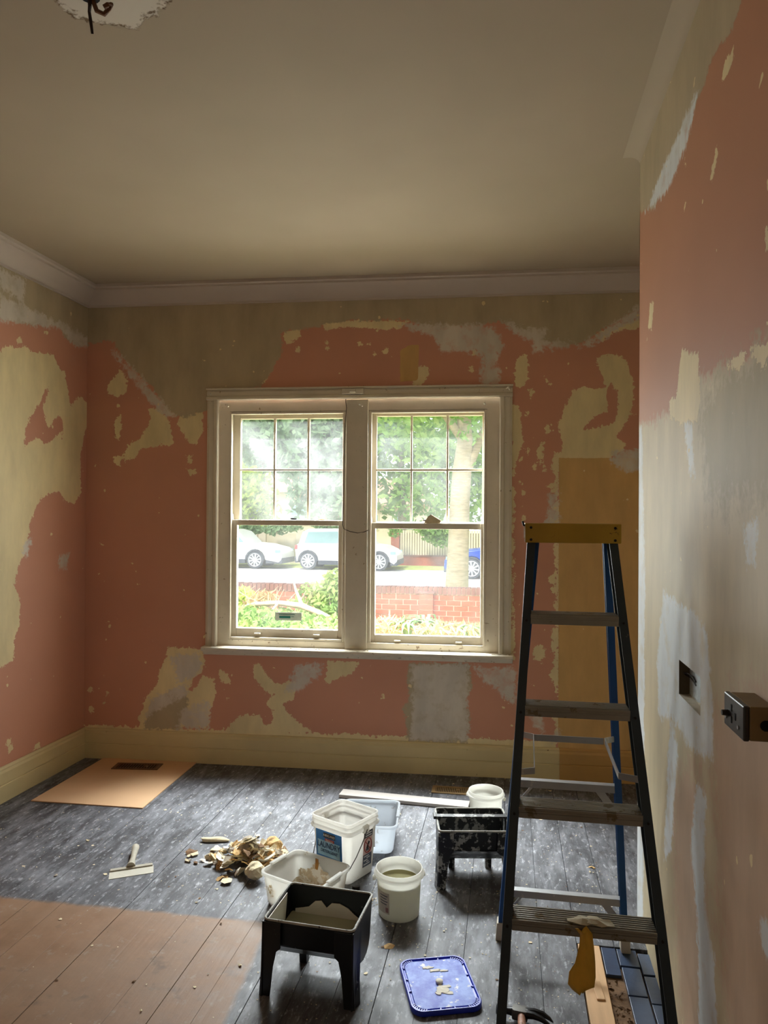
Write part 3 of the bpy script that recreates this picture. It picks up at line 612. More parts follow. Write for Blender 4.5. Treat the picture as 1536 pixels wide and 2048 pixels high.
def sash_window(name, xs, up, lo, hazy, lean):
    """xs: outer left, outer right; up: pixel lines of the upper sash; lo: of the lower sash"""
    w_ = wempty(name)
    dU, dL = .095, .05
    xl, xr = xs
    ol, orr = U(xl, .03), U(xr, .03)
    zt_, zb = Z(822, .03), Z(1284+lean, .03)
    # stop beads
    bd = mk('stop_bead', bx(ol, ol+.018, .014, .045, zb, zt_), 'white_trim', w_, bevel=.003)
    mk('stop_bead', bx(orr-.018, orr, .014, .045, zb, zt_), 'white_trim', w_, bevel=.003)
    mk('stop_bead', bx(ol+.018, orr-.018, .014, .045, zt_-.016, zt_), 'white_trim', w_, bevel=.003)
    mk('stop_bead', bx(ol+.018, orr-.018, .014, .045, zb, zb+.014), 'sill', w_, bevel=.003)
    # upper sash, six panes
    us_ = empty('upper_sash'); us_.parent = w_
    gl, gr, gt, gb = U(up[0], dU), U(up[5], dU), Z(up[6], dU), Z(up[9], dU)
    y0, y1 = dU-.004, dU+.036
    a, b = ol+.004, orr-.004
    mk('stile', bx(a, gl, y0, y1, gb-.03, zt_-.004), 'white_trim', us_, bevel=.004); mk('stile', bx(gr, b, y0, y1, gb-.03, zt_-.004), 'white_trim', us_, bevel=.004)
    mk('rail', bx(gl, gr, y0, y1, gt, zt_-.004), 'white_trim', us_, bevel=.004); mk('rail', bx(gl, gr, y0, y1, gb-.03, gb), 'white_trim', us_, bevel=.004)
    cuts = [U(v, dU) for v in up[1:5]]
    for i in (0, 2): mk('glazing_bar', bx(cuts[i], cuts[i+1], y0+.002, y1-.006, gb, gt), 'white_trim', us_, bevel=.004)
    zm0, zm1 = Z(up[8], dU), Z(up[7], dU)
    mk('glazing_bar', bx(gl, gr, y0+.003, y1-.008, zm0, zm1), 'white_trim', us_, bevel=.004)
    e = [gl]+cuts+[gr]
    for i in range(3):
        for z0, z1 in ((gb, zm0), (zm1, gt)):
            mk('pane', bx(e[2*i]-.003, e[2*i+1]+.003, dU+.014, dU+.017, z0-.003, z1+.003), 'pane_hazy' if hazy else 'pane', us_)
    # sash horns of the upper sash
    # lower sash, one pane
    ls = empty('lower_sash'); ls.parent = w_
    gl, gr, gt, gb = U(lo[0], dL), U(lo[1], dL), Z(lo[3], dL), Z(lo[4], dL)
    ztop, zbot = Z(lo[2], dL), Z(lo[5], dL); y0, y1 = dL-.004, dL+.036
    mk('stile', bx(a, gl, y0, y1, zbot, ztop), 'white_trim', ls, bevel=.004); mk('stile', bx(gr, b, y0, y1, zbot, ztop), 'white_trim', ls, bevel=.004)
    mk('meeting_rail', bx(gl, gr, y0-.003, y1, gt, ztop), 'white_trim', ls, bevel=.004); mk('bottom_rail', bx(gl, gr, y0, y1, zbot, gb), 'white_trim', ls, bevel=.004)
    mk('pane', bx(gl-.003, gr+.003, dL+.014, dL+.017, gb-.003, gt+.003), 'pane', ls)
    zl = (zbot+gb)/2
    for f in (.22, .8):
        u = gl+(gr-gl)*f
        mk('sash_lift', box(bx(u-.024, u+.024, y0-.004, y0, zl-.016, zl+.004), u-.02, u+.02, y0-.026, y0-.004, zl-.004, zl+.004), 'white_trim', ls, bevel=.002)
    for u in (a+.006, b-.006):     # cords and horns beside the meeting rail
        mk('sash_horn', prism(B(), [(u-.012, ztop-.01), (u+.012, ztop-.01), (u+.009, ztop+.035), (u-.004, ztop+.05)], y0-.002, y0+.02), 'white_trim', ls, bevel=.003)
    return w_, (a, b, y0, ztop, gl, gr, gb)
w1, i1 = sash_window('window_1', (458, 691), (480, 546, 550, 613.5, 618, 684, 836, 937.5, 941.5, 1042), (474.5, 677, 1041, 1052, 1261.5, 1281), True, 0)
w2, i2 = sash_window('window_2', (737, 973), (752.5, 820, 824, 892, 896.5, 964, 833, 937.5, 942.5, 1043), (751, 961.5, 1045, 1057, 1268, 1289), False, 7)
# sticker on the lower left pane
ls1 = [c for c in w1.children if c.name.startswith('lower_sash')][0]
sx0, sx1, sz0, sz1 = U(550, .06, 1235), U(603, .06, 1235), Z(1241, .06, 575), Z(1225, .06, 575)
st = mk('sticker', bx(sx0, sx1, .0625, .0638, sz0, sz1), [plain('faded_clear_sticker', C(206, 218, 206), .5, .1, 20, 0)], ls1)
zz = (sz0+sz1)/2
g = bx(sx0+.028, sx1-.075, .0615, .0625, zz-.012, zz+.003); box(g, sx0+.026, sx1-.045, .0615, .0625, zz+.011, zz+.015); box(g, sx1-.07, sx1-.05, .0615, .0625, zz-.003, zz)
mk('sticker_print', g, 'sticker_green', ls1)
# broken putty and chips on the meeting rails
def putty(u, z, y, s, m):
    g = B(); bmesh.ops.create_icosphere(g, subdivisions=2, radius=s)
    for v in g.verts: v.co = Vector((v.co.x*1.5, v.co.y*.6, v.co.z*.5))*(1+.5*(mnoise.noise(v.co*70+Vector((u*9, z, 0))))); v.co += Vector((u, y, z+s*.3))
    return mk('putty_lump', g, m, None)
for x, y, s, m_, par in ((586, 1040, .014, 'void', w1), (643, 1041, .013, 'chip_tan', w1), (850, 1043, .012, 'steel', w2)):
    o = putty(U(x, .05), Z(y, .05, x)+.004, .06, s, m_); o.parent = par
g = prism(B(), [(U(848, .05), i2[3]), (U(856, .05), Z(1032, .05)), (U(862, .05), Z(1028, .05)), (U(882, .05), Z(1040, .05)), (U(880, .05), i2[3])], .05, .07)
mk('putty_lump', g, 'chip_cream', w2)
# thin wire: pinned to the head, down the mullion, looping to the right sash
pts = [bw(x, y, -.012) for x, y in ((728, 772), (712, 777), (697, 786), (691, 800), (693, 815), (690, 860), (688, 940), (687, 1010), (685, 1050), (688, 1058), (700, 1063), (715, 1066), (728, 1064), (737, 1060))]
wo = empty('loose_wire', tuple(OB), BA, 'thin dark bell wire hanging down the middle post of the window', 'wire')
mk('wire', tube(B(), [(u, -.012, z) for u, z in pts], .0022, 6), 'wire', wo)

# ------------------------------------------------------------------ wall recess and switch box on the right wall
rec = tag(empty('wall_recess', (XR, 0, 0)), kind='structure'); rec.name = 'trim_7'
dp = .036
mk('recess_back', bx(dp-.004, dp+.01, HY0-.01, HY1+.01, HZa-.02, HZb+.02), 'cavity', rec)
mk('recess_side', bx(.0005, dp-.005, HY1, HY1+.012, HZa-.015, HZb+.02), 'cavity_side', rec)
mk('recess_side', bx(.0005, dp-.005, HY0-.012, HY0, HZa-.015, HZb+.02), 'cavity_side', rec)
g = B(); n = 10
lo = [(.0, HY0+(HY1-HY0)*i/n, HZa-.022-random.uniform(0, .012)) for i in range(n+1)]; hi = [(dp-.005, HY0+(HY1-HY0)*i/n, HZa+random.uniform(0, .006)) for i in range(n+1)]
for i in range(n): g.faces.new([g.verts.new(p) for p in (lo[i], lo[i+1], hi[i+1], hi[i])])
mk('recess_floor', box(g, .0005, dp-.005, HY0, HY1, HZa-.01, HZa), 'mortar_edge', rec)
mk('recess_top', bx(.0005, dp-.005, HY0, HY1, HZb, HZb+.012), 'mortar_edge', rec)
ym = HY1-.05
mk('wire_loop', tube(B(), [(dp-.006, ym-.03, 1.135), (.028, ym-.01, 1.146), (.02, ym+.02, 1.15), (.012, ym+.04, 1.147), (.02, ym+.045, 1.14), (.028, ym+.02, 1.138), (.031, ym-.03, 1.125)], .0022, 6), 'wire', rec)
yb0, yb1, zb0, zb1 = 1.545, 1.675, 1.182, 1.25
sw = empty('switch_box', (XR, (yb0+yb1)/2, (zb0+zb1)/2), 0, 'old surface socket on a painted block near the right edge of the bare wall', 'socket')
hy, hz = (yb1-yb0)/2, (zb1-zb0)/2
mk('mounting_block', bx(-.05, 0, -hy, hy, -hz, hz), 'conduit_box', sw, bevel=.003)
pl_ = mk('face_plate', bx(-.062, -.0505, -hy-.001, hy+.001, -hz-.001, hz+.001), 'bakelite', sw, bevel=.003)
for yy, zz in ((.012, .012), (.012, -.012), (-.014, .0)): mk('socket_hole', bx(-.0632, -.0615, yy-.003, yy+.003, zz-.007, zz+.007), 'void', pl_)
mk('switch_toggle', tube(B(), [(-.062, hy*.55, -.004), (-.075, hy*.55, -.004)], [.007, .006], 10), 'bakelite', pl_)
for yy in (hy*.75, -hy*.55): mk('plate_screw', tube(B(), [(-.061, yy, -hz*.45), (-.0645, yy, -hz*.45)], .004, 10), 'alu_pale', pl_)
mk('conduit_hole', tube(B(), [(-.02, -hy-.0015, -.002), (-.02, -hy+.005, -.002)], .011, 12), 'void', sw)

# wires left hanging from the ceiling rose hole
hc = fl(205, 0, CEIL)
cw = empty('ceiling_wires', (hc[0]-.03, hc[1]-.02, CEIL), 0, 'brown light flex left hanging from the ceiling hole at top left', 'wire')
mk('hole', tube(B(), [(0, 0, -.001), (0, 0, .003)], .03, 14), 'void', cw)
mk('flex', tube(B(), [(0, 0, 0), (-.004, .01, -.02), (-.012, .02, -.03), (-.016, .035, -.05), (-.02, .05, -.075)], [.006, .006, .005, .005, .004], 6), 'wire', cw)
mk('flex', tube(B(), [(.003, .01, 0), (.012, .02, -.03), (.03, .03, -.035), (.045, .03, -.02), (.055, .025, -.012), (.05, .015, -.02), (.04, .012, -.028)], .007, 6), plain('brown_flex', C(96, 62, 36), .7, .2, 30, 0), cw)

# ------------------------------------------------------------------ step ladder
lad = empty('step_ladder', (.212, 2.03, 0), 0, 'tall blue fibreglass step ladder with yellow top standing beside the right wall', 'ladder')
LX0, LY0 = .212, 2.03
zcap = 1.548
def frail(s, z):   # centre of a front rail at height z (local)
    half_ = .131+(1.545-z)*.0755; cx = .204-LX0+(1.545-z)*.0105
    return Vector((cx+s*half_, .28*z, z))
def rrail(s, z):
    half_ = .117+(1.545-z)*.0745; return Vector((-.006+s*half_, (2.885-LY0)-.208*z, z))
def chan(s, fw, dpth, tk):     # C channel, web on the outside, flanges inwards
    a, b = s*fw/2, -s*fw/2
    return [(a, 0), (b, 0), (b, tk), (a-s*tk, tk), (a-s*tk, dpth-tk), (b, dpth-tk), (b, dpth), (a, dpth)]
for s in (-1, 1):
    g = sweep(B(), chan(s, .027, .062, .004), frail(s, .03), frail(s, zcap+.03), (1, 0, 0), Vector((0, 1, -.28)).normalized())
    o = mk('front_rail', g, 'rail_dark', lad)
    p = frail(s, 0); g = sweep(B(), rect(-.018, .018, -.008, .07), p+Vector((0, 0, .0)), frail(s, .055), (1, 0, 0), (0, 1, 0)); mk('rubber_foot', g, 'rubber', o, bevel=.003)
    g = sweep(B(), chan(s, .024, .04, .004), rrail(s, .03), rrail(s, zcap+.02), (1, 0, 0), Vector((0, -1, -.208)).normalized())
    o = mk('rear_rail', g, 'fiberglass', lad)
    g = sweep(B(), rect(-.017, .017, -.046, .006), rrail(s, 0), rrail(s, .075), (1, 0, 0), (0, 1, 0)); mk('rubber_foot', g, 'rubber', o, bevel=.003)
def across(f, z, dy, inset=.012): a, b = f(-1, z), f(1, z); return a.x+inset, b.x-inset, a.y+dy
STEPS = [1.312, 1.036, .751, .457, .12]
for z in STEPS:
    x0, x1, y = across(frail, z, 0)
    st_ = mk('step', sweep(B(), [(-.004, -.032), (0, -.032), (0, -.004), (.078, -.004), (.078, -.026), (.082, -.026), (.08, 0), (-.004, 0)], (x0, y, z), (x1, y, z), (0, 1, 0), (0, 0, 1)), 'alu', lad, bevel=.001)
    g = B()
    for k in range(7): box(g, x0+.002, x1-.002, y+.004+k*.011, y+.009+k*.011, z, z+.0022)
    for k in range(2): box(g, x0+.002, x1-.002, y-.0062, y-.004, z-.012-k*.007, z-.008-k*.007)
    mk('tread_ribs', g, 'alu', st_)
    for s in (-1, 1): mk('step_rivet', tube(B(), [frail(s, z-.02)+Vector((0, -.003, 0)), frail(s, z-.02)+Vector((0, .002, 0))], .004, 8), 'rivet', st_)
# cap
x0, x1 = frail(-1, zcap).x-.022, frail(1, zcap).x+.024; yc = .28*zcap
cap = mk('top_cap', sweep(B(), [(-.012, -.008), (-.004, -.008), (-.004, .046), (.15, .046), (.15, 0), (.158, 0), (.158, .056), (-.012, .056)], (x0, yc, zcap), (x1, yc, zcap), (0, 1, 0), (0, 0, 1)), 'yellow_cap', lad, bevel=.003)
for u in (x0+.02, x1-.02):
    for z in (zcap+.002, zcap+.042): mk('cap_rivet', tube(B(), [(u, yc-.016, z), (u, yc-.008, z)], .0045, 8), 'rivet', cap)
mk('cap_hook', tube(B(), [(x0+.006, yc-.004, zcap+.046), (x0-.004, yc-.008, zcap+.05), (x0-.007, yc-.006, zcap+.062)], .004, 6), 'rivet', cap)
# rear bars with gussets
for z in (.665, .215):
    x0, x1, y = across(rrail, z, -.03, -.01)
    mk('rear_bar', sweep(B(), [(-.004, -.026), (0, -.026), (0, -.003), (.026, -.003), (.026, 0), (-.004, 0)], (x0, y, z), (x1, y, z), (0, 1, 0), (0, 0, 1)), 'alu_pale', lad, bevel=.001)
    for s in (-1, 1):
        p = rrail(s, z-.11); q = rrail(s, z-.016)
        mk('gusset', sweep(B(), rect(-.0015, .0015, -.011, .011), p+Vector((-s*.01, -.03, 0)), q+Vector((-s*.07, -.034, 0)), (0, 1, 0), (1, 0, .6)), 'alu_pale', lad)
# spreaders: cranked flat straps either side, joined by a cross strap
zs_ = .845
for s in (-1, 1):
    a = rrail(s, zs_)+Vector((0, -.04, 0)); d = frail(s, zs_+.0)+Vector((0, .03, 0))
    xi = (a.x+d.x)/2-s*.062
    pb, pc_ = Vector((xi+s*.006, a.y-.06, zs_+.01)), Vector((xi+s*.012, d.y+.03, zs_-.012))
    pts = [a+Vector((-s*.008, 0, 0)), pb, pc_, d+Vector((-s*.0, 0, -.01))]; g = B()
    for p, q in zip(pts, pts[1:]): sweep(g, rect(-.0015, .0015, -.010, .010), p, q, Vector((q-p).cross(Vector((0, 0, 1)))).normalized(), (0, 0, 1))
    mk('spreader', g, 'alu_pale', lad)
a, b = rrail(-1, zs_), rrail(1, zs_)
mk('spreader_bar', sweep(B(), rect(-.0015, .0015, -.011, .011), (a.x+.052, a.y-.10, zs_+.008), (b.x-.05, a.y-.10, zs_+.008), (0, 1, 0), (0, 0, 1)), 'alu_pale', lad)

# scrap of wallpaper caught on the lowest step in view
p0 = Vector((fl(1155, 1850, .457)[0], 0, 0)); zst = STEPS[3]; yst = LY0+.28*zst-.012
sc = empty('wallpaper_scrap', (.243, yst, zst), 0, 'torn yellow wallpaper scrap hanging off the lowest visible ladder step', 'scrap')
prof = [(0, .0, .04), (-.012, .03, .034), (-.05, .036, .04), (-.085, .02, .055), (-.118, -.004, .072), (-.145, -.014, .072), (-.158, -.01, .05), (-.17, -.006, .02)]
g = B(); rows = []
for z, sh, wd in prof:
    rows.append([g.verts.new((-.012+sh*.15-.05+wd*(k/5-.5)*1.0+.03+(sh*.2), -.006-.018*math.sin(k*1.3+z*40)*.5-abs(z)*.1, z+.006*math.sin(k*2.1+z*90))) for k in range(6)])
for r0, r1 in zip(rows, rows[1:]):
    for k in range(5): g.faces.new((r0[k], r0[k+1], r1[k+1], r1[k]))
mk('hanging_strip', g, 'scrap', sc, smooth=60, solid=.0012)
g = B(); n = 11
for j in range(3):
    c0 = g.verts.new((-.03+.02*j, .02, .016)); ring = [g.verts.new((-.03+.028*j+.034*math.cos(k*2*math.pi/n)*random.uniform(.7, 1.3), .022+.02*math.sin(k*2*math.pi/n)*random.uniform(.7, 1.3), .006+.008*random.random())) for k in range(n)]
    for k in range(n): g.faces.new((c0, ring[k], ring[(k+1) % n]))
mk('curled_end', g, 'scrap_pale', sc, solid=.002)

# ------------------------------------------------------------------ black paint scuttles on legs
def scuttle(name, loc, rz, label, mats, liquid):
    body_m, leg_m = mats
    t_ = empty(name, loc, rz, label, 'paint tray', 'black paint scuttles on legs')
    W, D, H = .31, .245, .25
    prof = [(0, H), (.008, H-.085), (.012, H-.092), (.06, .125), (.11, .082), (.15, .07), (.19, .072), (.215, .085), (.228, .11), (.245, H)]
    g = B(); xs = [-W/2, -W/2+.02, W/2-.02, W/2]
    def side(z): return .96+.04*(z/H)
    rows = [[g.verts.new((x*side(z), y, z)) for x in (-W/2, W/2)] for y, z in prof]
    for a, b in zip(rows, rows[1:]): g.faces.new((a[0], a[1], b[1], b[0]))
    g.faces.new([r[0] for r in rows]); g.faces.new([r[1] for r in rows][::-1])
    bmesh.ops.recalc_face_normals(g, faces=g.faces[:])
    mk('tray_body', g, body_m, t_, solid=.005)
    loop = rring(W+.008, D+.008, .018, 4); g = B(); pts = [(x, y+D/2, H) for x, y in loop]
    tube(g, pts+[pts[0]], .0045, 8, cap=False); mk('rim', g, 'rim_paint', t_, smooth=60)
    for s in (-1, 1):
        xo = s*W/2
        front = [(xo, H-.004), (xo+s*.014, 0), (xo-s*.024, 0), (xo-s*.034, .1), (xo-s*.045, .15), (xo-s*.06, H-.088), (xo-s*.06, H-.004)]
        g = prism(B(), front, -.012, -.006)
        sidep = [(-.012, H-.004), (-.018, 0), (.026, 0), (.034, .08), (.05, .13), (.08, .17), (.08, H-.004)]
        for i in range(1): prism(g, [(y, z) for y, z in sidep], xo+s*.001 if s > 0 else xo-.007, xo+s*.007 if s > 0 else xo-.001, 'x')
        for v in g.verts:
            k = 1-v.co.z/H
            if v.co.y > -.0055: v.co.x += s*.014*k
            else: v.co.y -= .006*k
        mk('leg', g, leg_m, t_, bevel=.0015)
        g = prism(B(), [(.175, .09), (.215, .09), (.212, 0), (.185, 0)], s*.085-.014, s*.085+.014, 'x'); mk('leg', g, leg_m, t_, bevel=.0015)
    if liquid:
        g = loft(B(), [(rring(W-.018, D-.022, .02, 4), -.004), (rring(W-.018, D-.022, .02, 4), 0)])
        for v in g.verts: v.co += Vector((0, D/2+.006, .158)); v.co.y = max(v.co.y, .03)
        mk('wash_water', g, 'liquid', t_)
        z0 = .158; hump = [(-.14, z0), (-.14, z0+.012), (-.11, z0+.018), (-.085, z0+.024), (-.06, z0+.046), (-.035, z0+.05), (-.012, z0+.028), (.008, z0+.046), (.04, z0+.048), (.075, z0+.036), (.1, z0+.018), (.125, z0+.004), (.14, z0)]
        g = prism(B(), [(x*.94, z) for x, z in hump], D-.0085, D-.006)
        for v in g.verts: v.co.y -= (H-v.co.z)*.12
        mk('paint_film', g, 'cream_film', t_)
        g = prism(B(), [(.012, H-.006), (.19, H-.006), (.17, .158), (.03, .158), (.012, .166)], -W/2+.0035, -W/2+.0065, 'x'); mk('paint_film', g, 'cream_film', t_)
    return t_
P0, P1 = fl(530, 1837, .25), fl(705, 1865, .25); ang = math.atan2(P1[1]-P0[1], P1[0]-P0[0]); mid_ = (P0+P1)/2
scuttle('paint_scuttle', (mid_[0], mid_[1]+.004, 0), ang+R(1), 'black paint scuttle on legs holding murky water in front of the white tub', ('black_plastic', 'black_plastic'), True)
P0 = fl(880, 1662, .25); ang = R(10)
s2 = Vector((P0[0]+.155*math.cos(ang), P0[1]+.155*math.sin(ang), 0))
scuttle('paint_scuttle', s2, ang, 'empty black paint scuttle splashed with grey paint behind the ladder leg', ('black_plastic_splashed', 'black_plastic_splashed'), False)
gr_ = empty('roller_bar', (s2.x, s2.y, .256), ang, 'flat black bar resting across the rim of the splashed scuttle', 'bar')
mk('bar', bx(-.168, .16, .12, .152, 0, .008), 'black_plastic_splashed', gr_, bevel=.002)
for a_ in (-.175, .153): mk('end_tab', bx(a_, a_+.014, .112, .16, -.001, .012), 'black_plastic', gr_, bevel=.002)

# ------------------------------------------------------------------ white tubs
def tub(name, loc, rz, label, W, D, H, mat, inside):
    t_ = empty(name, loc, rz, label, 'tub', 'white plastic tubs')
    r = [(.86, 0), (.865, .004), (1, 1)]
    def rg(w, z, extra=0, rad=.035): return (rring(W*w+extra, D*w+extra, rad, 6), z)
    rings = [rg(.86, 0), rg(.9, .012), rg(1, H-.012), rg(1, H-.012, .014), rg(1, H, .014), rg(1, H, -.002), rg(1, H-.008, -.007), rg(.9, .02, -.008), rg(.86, .012, -.008)]
    mk('tub_body', loft(B(), rings), mat, t_, smooth=40)
    for s in (-1, 1):      # moulded grip on each short side
        mk('grip', box(bx(s*(W/2+.004)-.009, s*(W/2+.004)+.009, -.05, .05, H-.004, H+.006), s*(W/2)-.004, s*(W/2)+.004, -.044, .044, H-.03, H-.002), mat, t_, bevel=.003)
    if inside:
        g = B(); nx, ny = 26, 14; v = {}
        for i in range(nx+1):
            for j in range(ny+1):
                x = (i/nx-.5)*W*.84; z = .02+(H-.035)*j/ny
                wv = mnoise.noise(Vector((x*30, z*40, 1)))
                v[i, j] = g.verts.new((x, D/2*(.9+.1*z/H)-.0095-.012*max(0, 1-z/.08)*(.6+wv)-.003*abs(wv), z))
        for i in range(nx):
            for j in range(ny):
                x = (i+.5)/nx; z = (j+.5)/ny; top = .62+.3*math.exp(-((x-.42)/.12)**2)-.7*abs(x-.45)**1.5+.1*mnoise.noise(Vector((x*9, 0, 3)))
                if z < top: g.faces.new((v[i, j], v[i+1, j], v[i+1, j+1], v[i, j+1]))
        bmesh.ops.delete(g, geom=[q for q in g.verts if not q.link_faces], context='VERTS')
        mk('plaster_crust', g, 'plaster_crust', t_, smooth=60)
        g = B(); nx, ny = 22, 18; v = {}
        for i in range(nx+1):
            for j in range(ny+1):
                x, y = (i/nx-.5)*W*.84, (j/ny-.5)*D*.84; n_ = mnoise.noise(Vector((x*24, y*24, 5)))
                v[i, j] = g.verts.new((x, y, .014+.012*(n_+.5)+.03*max(0, (y/D+.1))))
        for i in range(nx):
            for j in range(ny): g.faces.new((v[i, j], v[i+1, j], v[i+1, j+1], v[i, j+1]))
        mk('plaster_residue', g, 'plaster_crust', t_, smooth=60)
        yy = D/2-.0125
        g = prism(B(), [(-.03, H-.006), (-.016, H-.008), (-.014, H-.03), (-.02, H-.055), (-.032, H-.05), (-.03, H-.03)], yy-.0045, yy-.0015); mk('rust_streak', g, 'rust_stain', t_)
    return t_
L_, B_, R_ = fl(520, 1742, .14), fl(598, 1699, .14), fl(702, 1732, .14)
ctr = (L_+R_)/2; rz = math.atan2((R_-B_)[1], (R_-B_)[0])
tub('white_tub', (ctr[0], ctr[1], 0), rz, 'dirty white tub crusted with dried plaster behind the black scuttle', np.linalg.norm(R_-B_)+.01, np.linalg.norm(B_-L_)+.0, .14, 'dirty_tub', True)
A1, A2 = fl(796, 1603, .14), fl(790, 1652, .14)
rz2 = math.atan2((A1-A2)[1], (A1-A2)[0])-R(90)
c2 = (A1+A2)/2-np.array([math.cos(rz2), math.sin(rz2), 0])*.135
tb2 = tub('white_tub', (c2[0], c2[1], 0), rz2, 'clean white tub standing behind the square laundry pail', .28, np.linalg.norm(A1-A2)+.02, .14, 'clean_tub', False)
mk('tub_label', bx(.005, .04, -(np.linalg.norm(A1-A2)+.02)/2*.93-.0092, -(np.linalg.norm(A1-A2)+.02)/2*.93-.005, .04, .11), 'label_white', tb2)
for k in range(4): mk('label_print', bx(.01, .034-.004*(k % 2), -(np.linalg.norm(A1-A2)+.02)/2*.93-.0096, -(np.linalg.norm(A1-A2)+.02)/2*.93-.0093, .05+k*.014, .056+k*.014), 'label_grey', tb2)

# ------------------------------------------------------------------ square laundry pail
PZ = .272
pL, pF, pR_, pB = (fl(x, y, PZ) for x, y in ((617, 1624), (700, 1652), (759, 1627), (687, 1594)))
pc_ = (pL+pR_)/2*.5+(pF+pB)/2*.5; prz = math.atan2((pF-pL)[1], (pF-pL)[0])
PW = .232; PD = .222
pail = empty('laundry_pail', (pc_[0], pc_[1], 0), prz, 'square off-white laundry powder pail with blue label and wire handle', 'bucket')
def pr(e, z, rad=.03): return (rring(PW+e, PD+e, rad, 8), z)
mk('pail_body', loft(B(), [pr(-.045, 0, .022), pr(-.035, .006), pr(-.012, PZ-.055), pr(.008, PZ-.053), pr(.012, PZ-.05), pr(.012, PZ-.04), pr(.004, PZ-.037), pr(-.004, PZ-.036), pr(-.002, PZ-.026), pr(.005, PZ-.025), pr(.005, PZ-.018), pr(-.002, PZ-.016), pr(0, PZ-.008), pr(.004, PZ-.006), pr(.004, PZ), pr(-.006, PZ), pr(-.01, PZ-.05), pr(-.04, .02, .02)]), 'pail_plastic', pail, smooth=35)
tl = math.atan2(.0115, .211)      # taper of the sides
def front_off(z): return -(PD-.035)/2-(z-.006)/.211*.0115
yf = lambda z: front_off(z)-.001
def panel(name, x0, x1, z0, z1, mat, off, par):
    g = B(); g2 = [g.verts.new((x, yf(z)-o, z)) for o in (off, off+.0006) for x, z in ((x0, z0), (x1, z0), (x1, z1), (x0, z1))]
    for q in ((0, 1, 2, 3), (7, 6, 5, 4), (0, 4, 5, 1), (1, 5, 6, 2), (2, 6, 7, 3), (3, 7, 4, 0)): g.faces.new([g2[i] for i in q])
    bmesh.ops.recalc_face_normals(g, faces=g.faces[:]); return mk(name, g, mat, par)
lab = panel('front_label', -.084, .068, .092, .213, 'label_blue', 0, pail)
panel('label_swirl', -.074, .056, .1, .168, 'label_sky', .0006, lab)
panel('brand_band', -.038, .03, .184, .205, 'label_black', .0008, lab); panel('brand_strip', -.03, .024, .168, .18, 'label_red', .0008, lab)
rot = (R(90)-tl, 0, 0)
def ptxt(s, sz, m_, x, z, off=.0022, sx=1.0): return text('lettering', s, sz, m_, lab, (x, yf(z)-off, z), rot, sx=sx)
ptxt('LAUNDRY', .036, 'label_navy', -.008, .149, .003, .8); ptxt('DETERGENT', .018, 'label_navy', -.006, .122, .0024)
ptxt('KIRKLAND', .014, 'label_white', -.004, .1945); ptxt('Signature', .011, 'label_white', -.003, .174)
# right face: warning label, wire handle
xf = lambda z: (PW-.035)/2+(z-.006)/.211*.0115+.0012
def rpanel(name, y0, y1, z0, z1, mat, off, par):
    g = B(); q8 = [g.verts.new((xf(z)+o, y, z)) for o in (off, off+.0006) for y, z in ((y0, z0), (y1, z0), (y1, z1), (y0, z1))]
    for q in ((0, 1, 2, 3), (7, 6, 5, 4), (0, 4, 5, 1), (1, 5, 6, 2), (2, 6, 7, 3), (3, 7, 4, 0)): g.faces.new([q8[i] for i in q])
    bmesh.ops.recalc_face_normals(g, faces=g.faces[:]); return mk(name, g, mat, par)
wl = rpanel('warning_label', .0, .062, .045, .205, 'label_pink', 0, pail)
rpanel('warning_header', 0, .062, .176, .205, 'label_black', .0006, wl); rpanel('warning_footer', 0, .062, .045, .1, 'label_grey', .0006, wl)
rpanel('header_print', .012, .055, .192, .198, 'label_white', .0012, wl); rpanel('header_print', .012, .055, .181, .187, 'label_white', .0012, wl)
for k in range(5): rpanel('footer_print', .006+.02*(k % 2), .05-.008*(k % 3), .054+k*.009, .058+k*.009, 'label_white', .0012, wl)
zc0, yc0 = .139, .031
ringp = [(xf(zc0)+.0018, yc0+.026*math.cos(a), zc0+.032*math.sin(a)) for a in np.linspace(0, 2*math.pi, 29)]
mk('warning_ring', tube(B(), ringp, .0022, 6, cap=False), 'label_red', wl)
mk('warning_slash', tube(B(), [(xf(zc0)+.0022, yc0-.018, zc0+.022), (xf(zc0)+.0022, yc0+.018, zc0-.022)], .002, 6), 'label_red', wl)
g = tube(B(), [(xf(zc0)+.0016, yc0+.008, zc0+.016), (xf(zc0)+.0016, yc0+.0, zc0+.004), (xf(zc0)+.0016, yc0-.006, zc0-.012)], [.005, .004, .004], 6); box(g, xf(zc0)+.001, xf(zc0)+.002, yc0-.014, yc0+.006, zc0-.022, zc0-.012)
mk('warning_figure', g, 'label_black', wl)
for s in (-1, 1): mk('ear', bx(s*(PW/2+.005)-.007, s*(PW/2+.005)+.007, -.018, .018, PZ-.062, PZ-.03), 'pail_plastic', pail, bevel=.003)
hp = []
for k in range(13):
    a = math.pi*k/12; hp.append((math.copysign(abs(math.cos(a))**.5, math.cos(a))*(PW/2+.014), -math.sin(a)*.134, PZ-.046-math.sin(a)*.205))
mk('wire_handle', tube(B(), hp, .0022, 6), 'steel', pail)

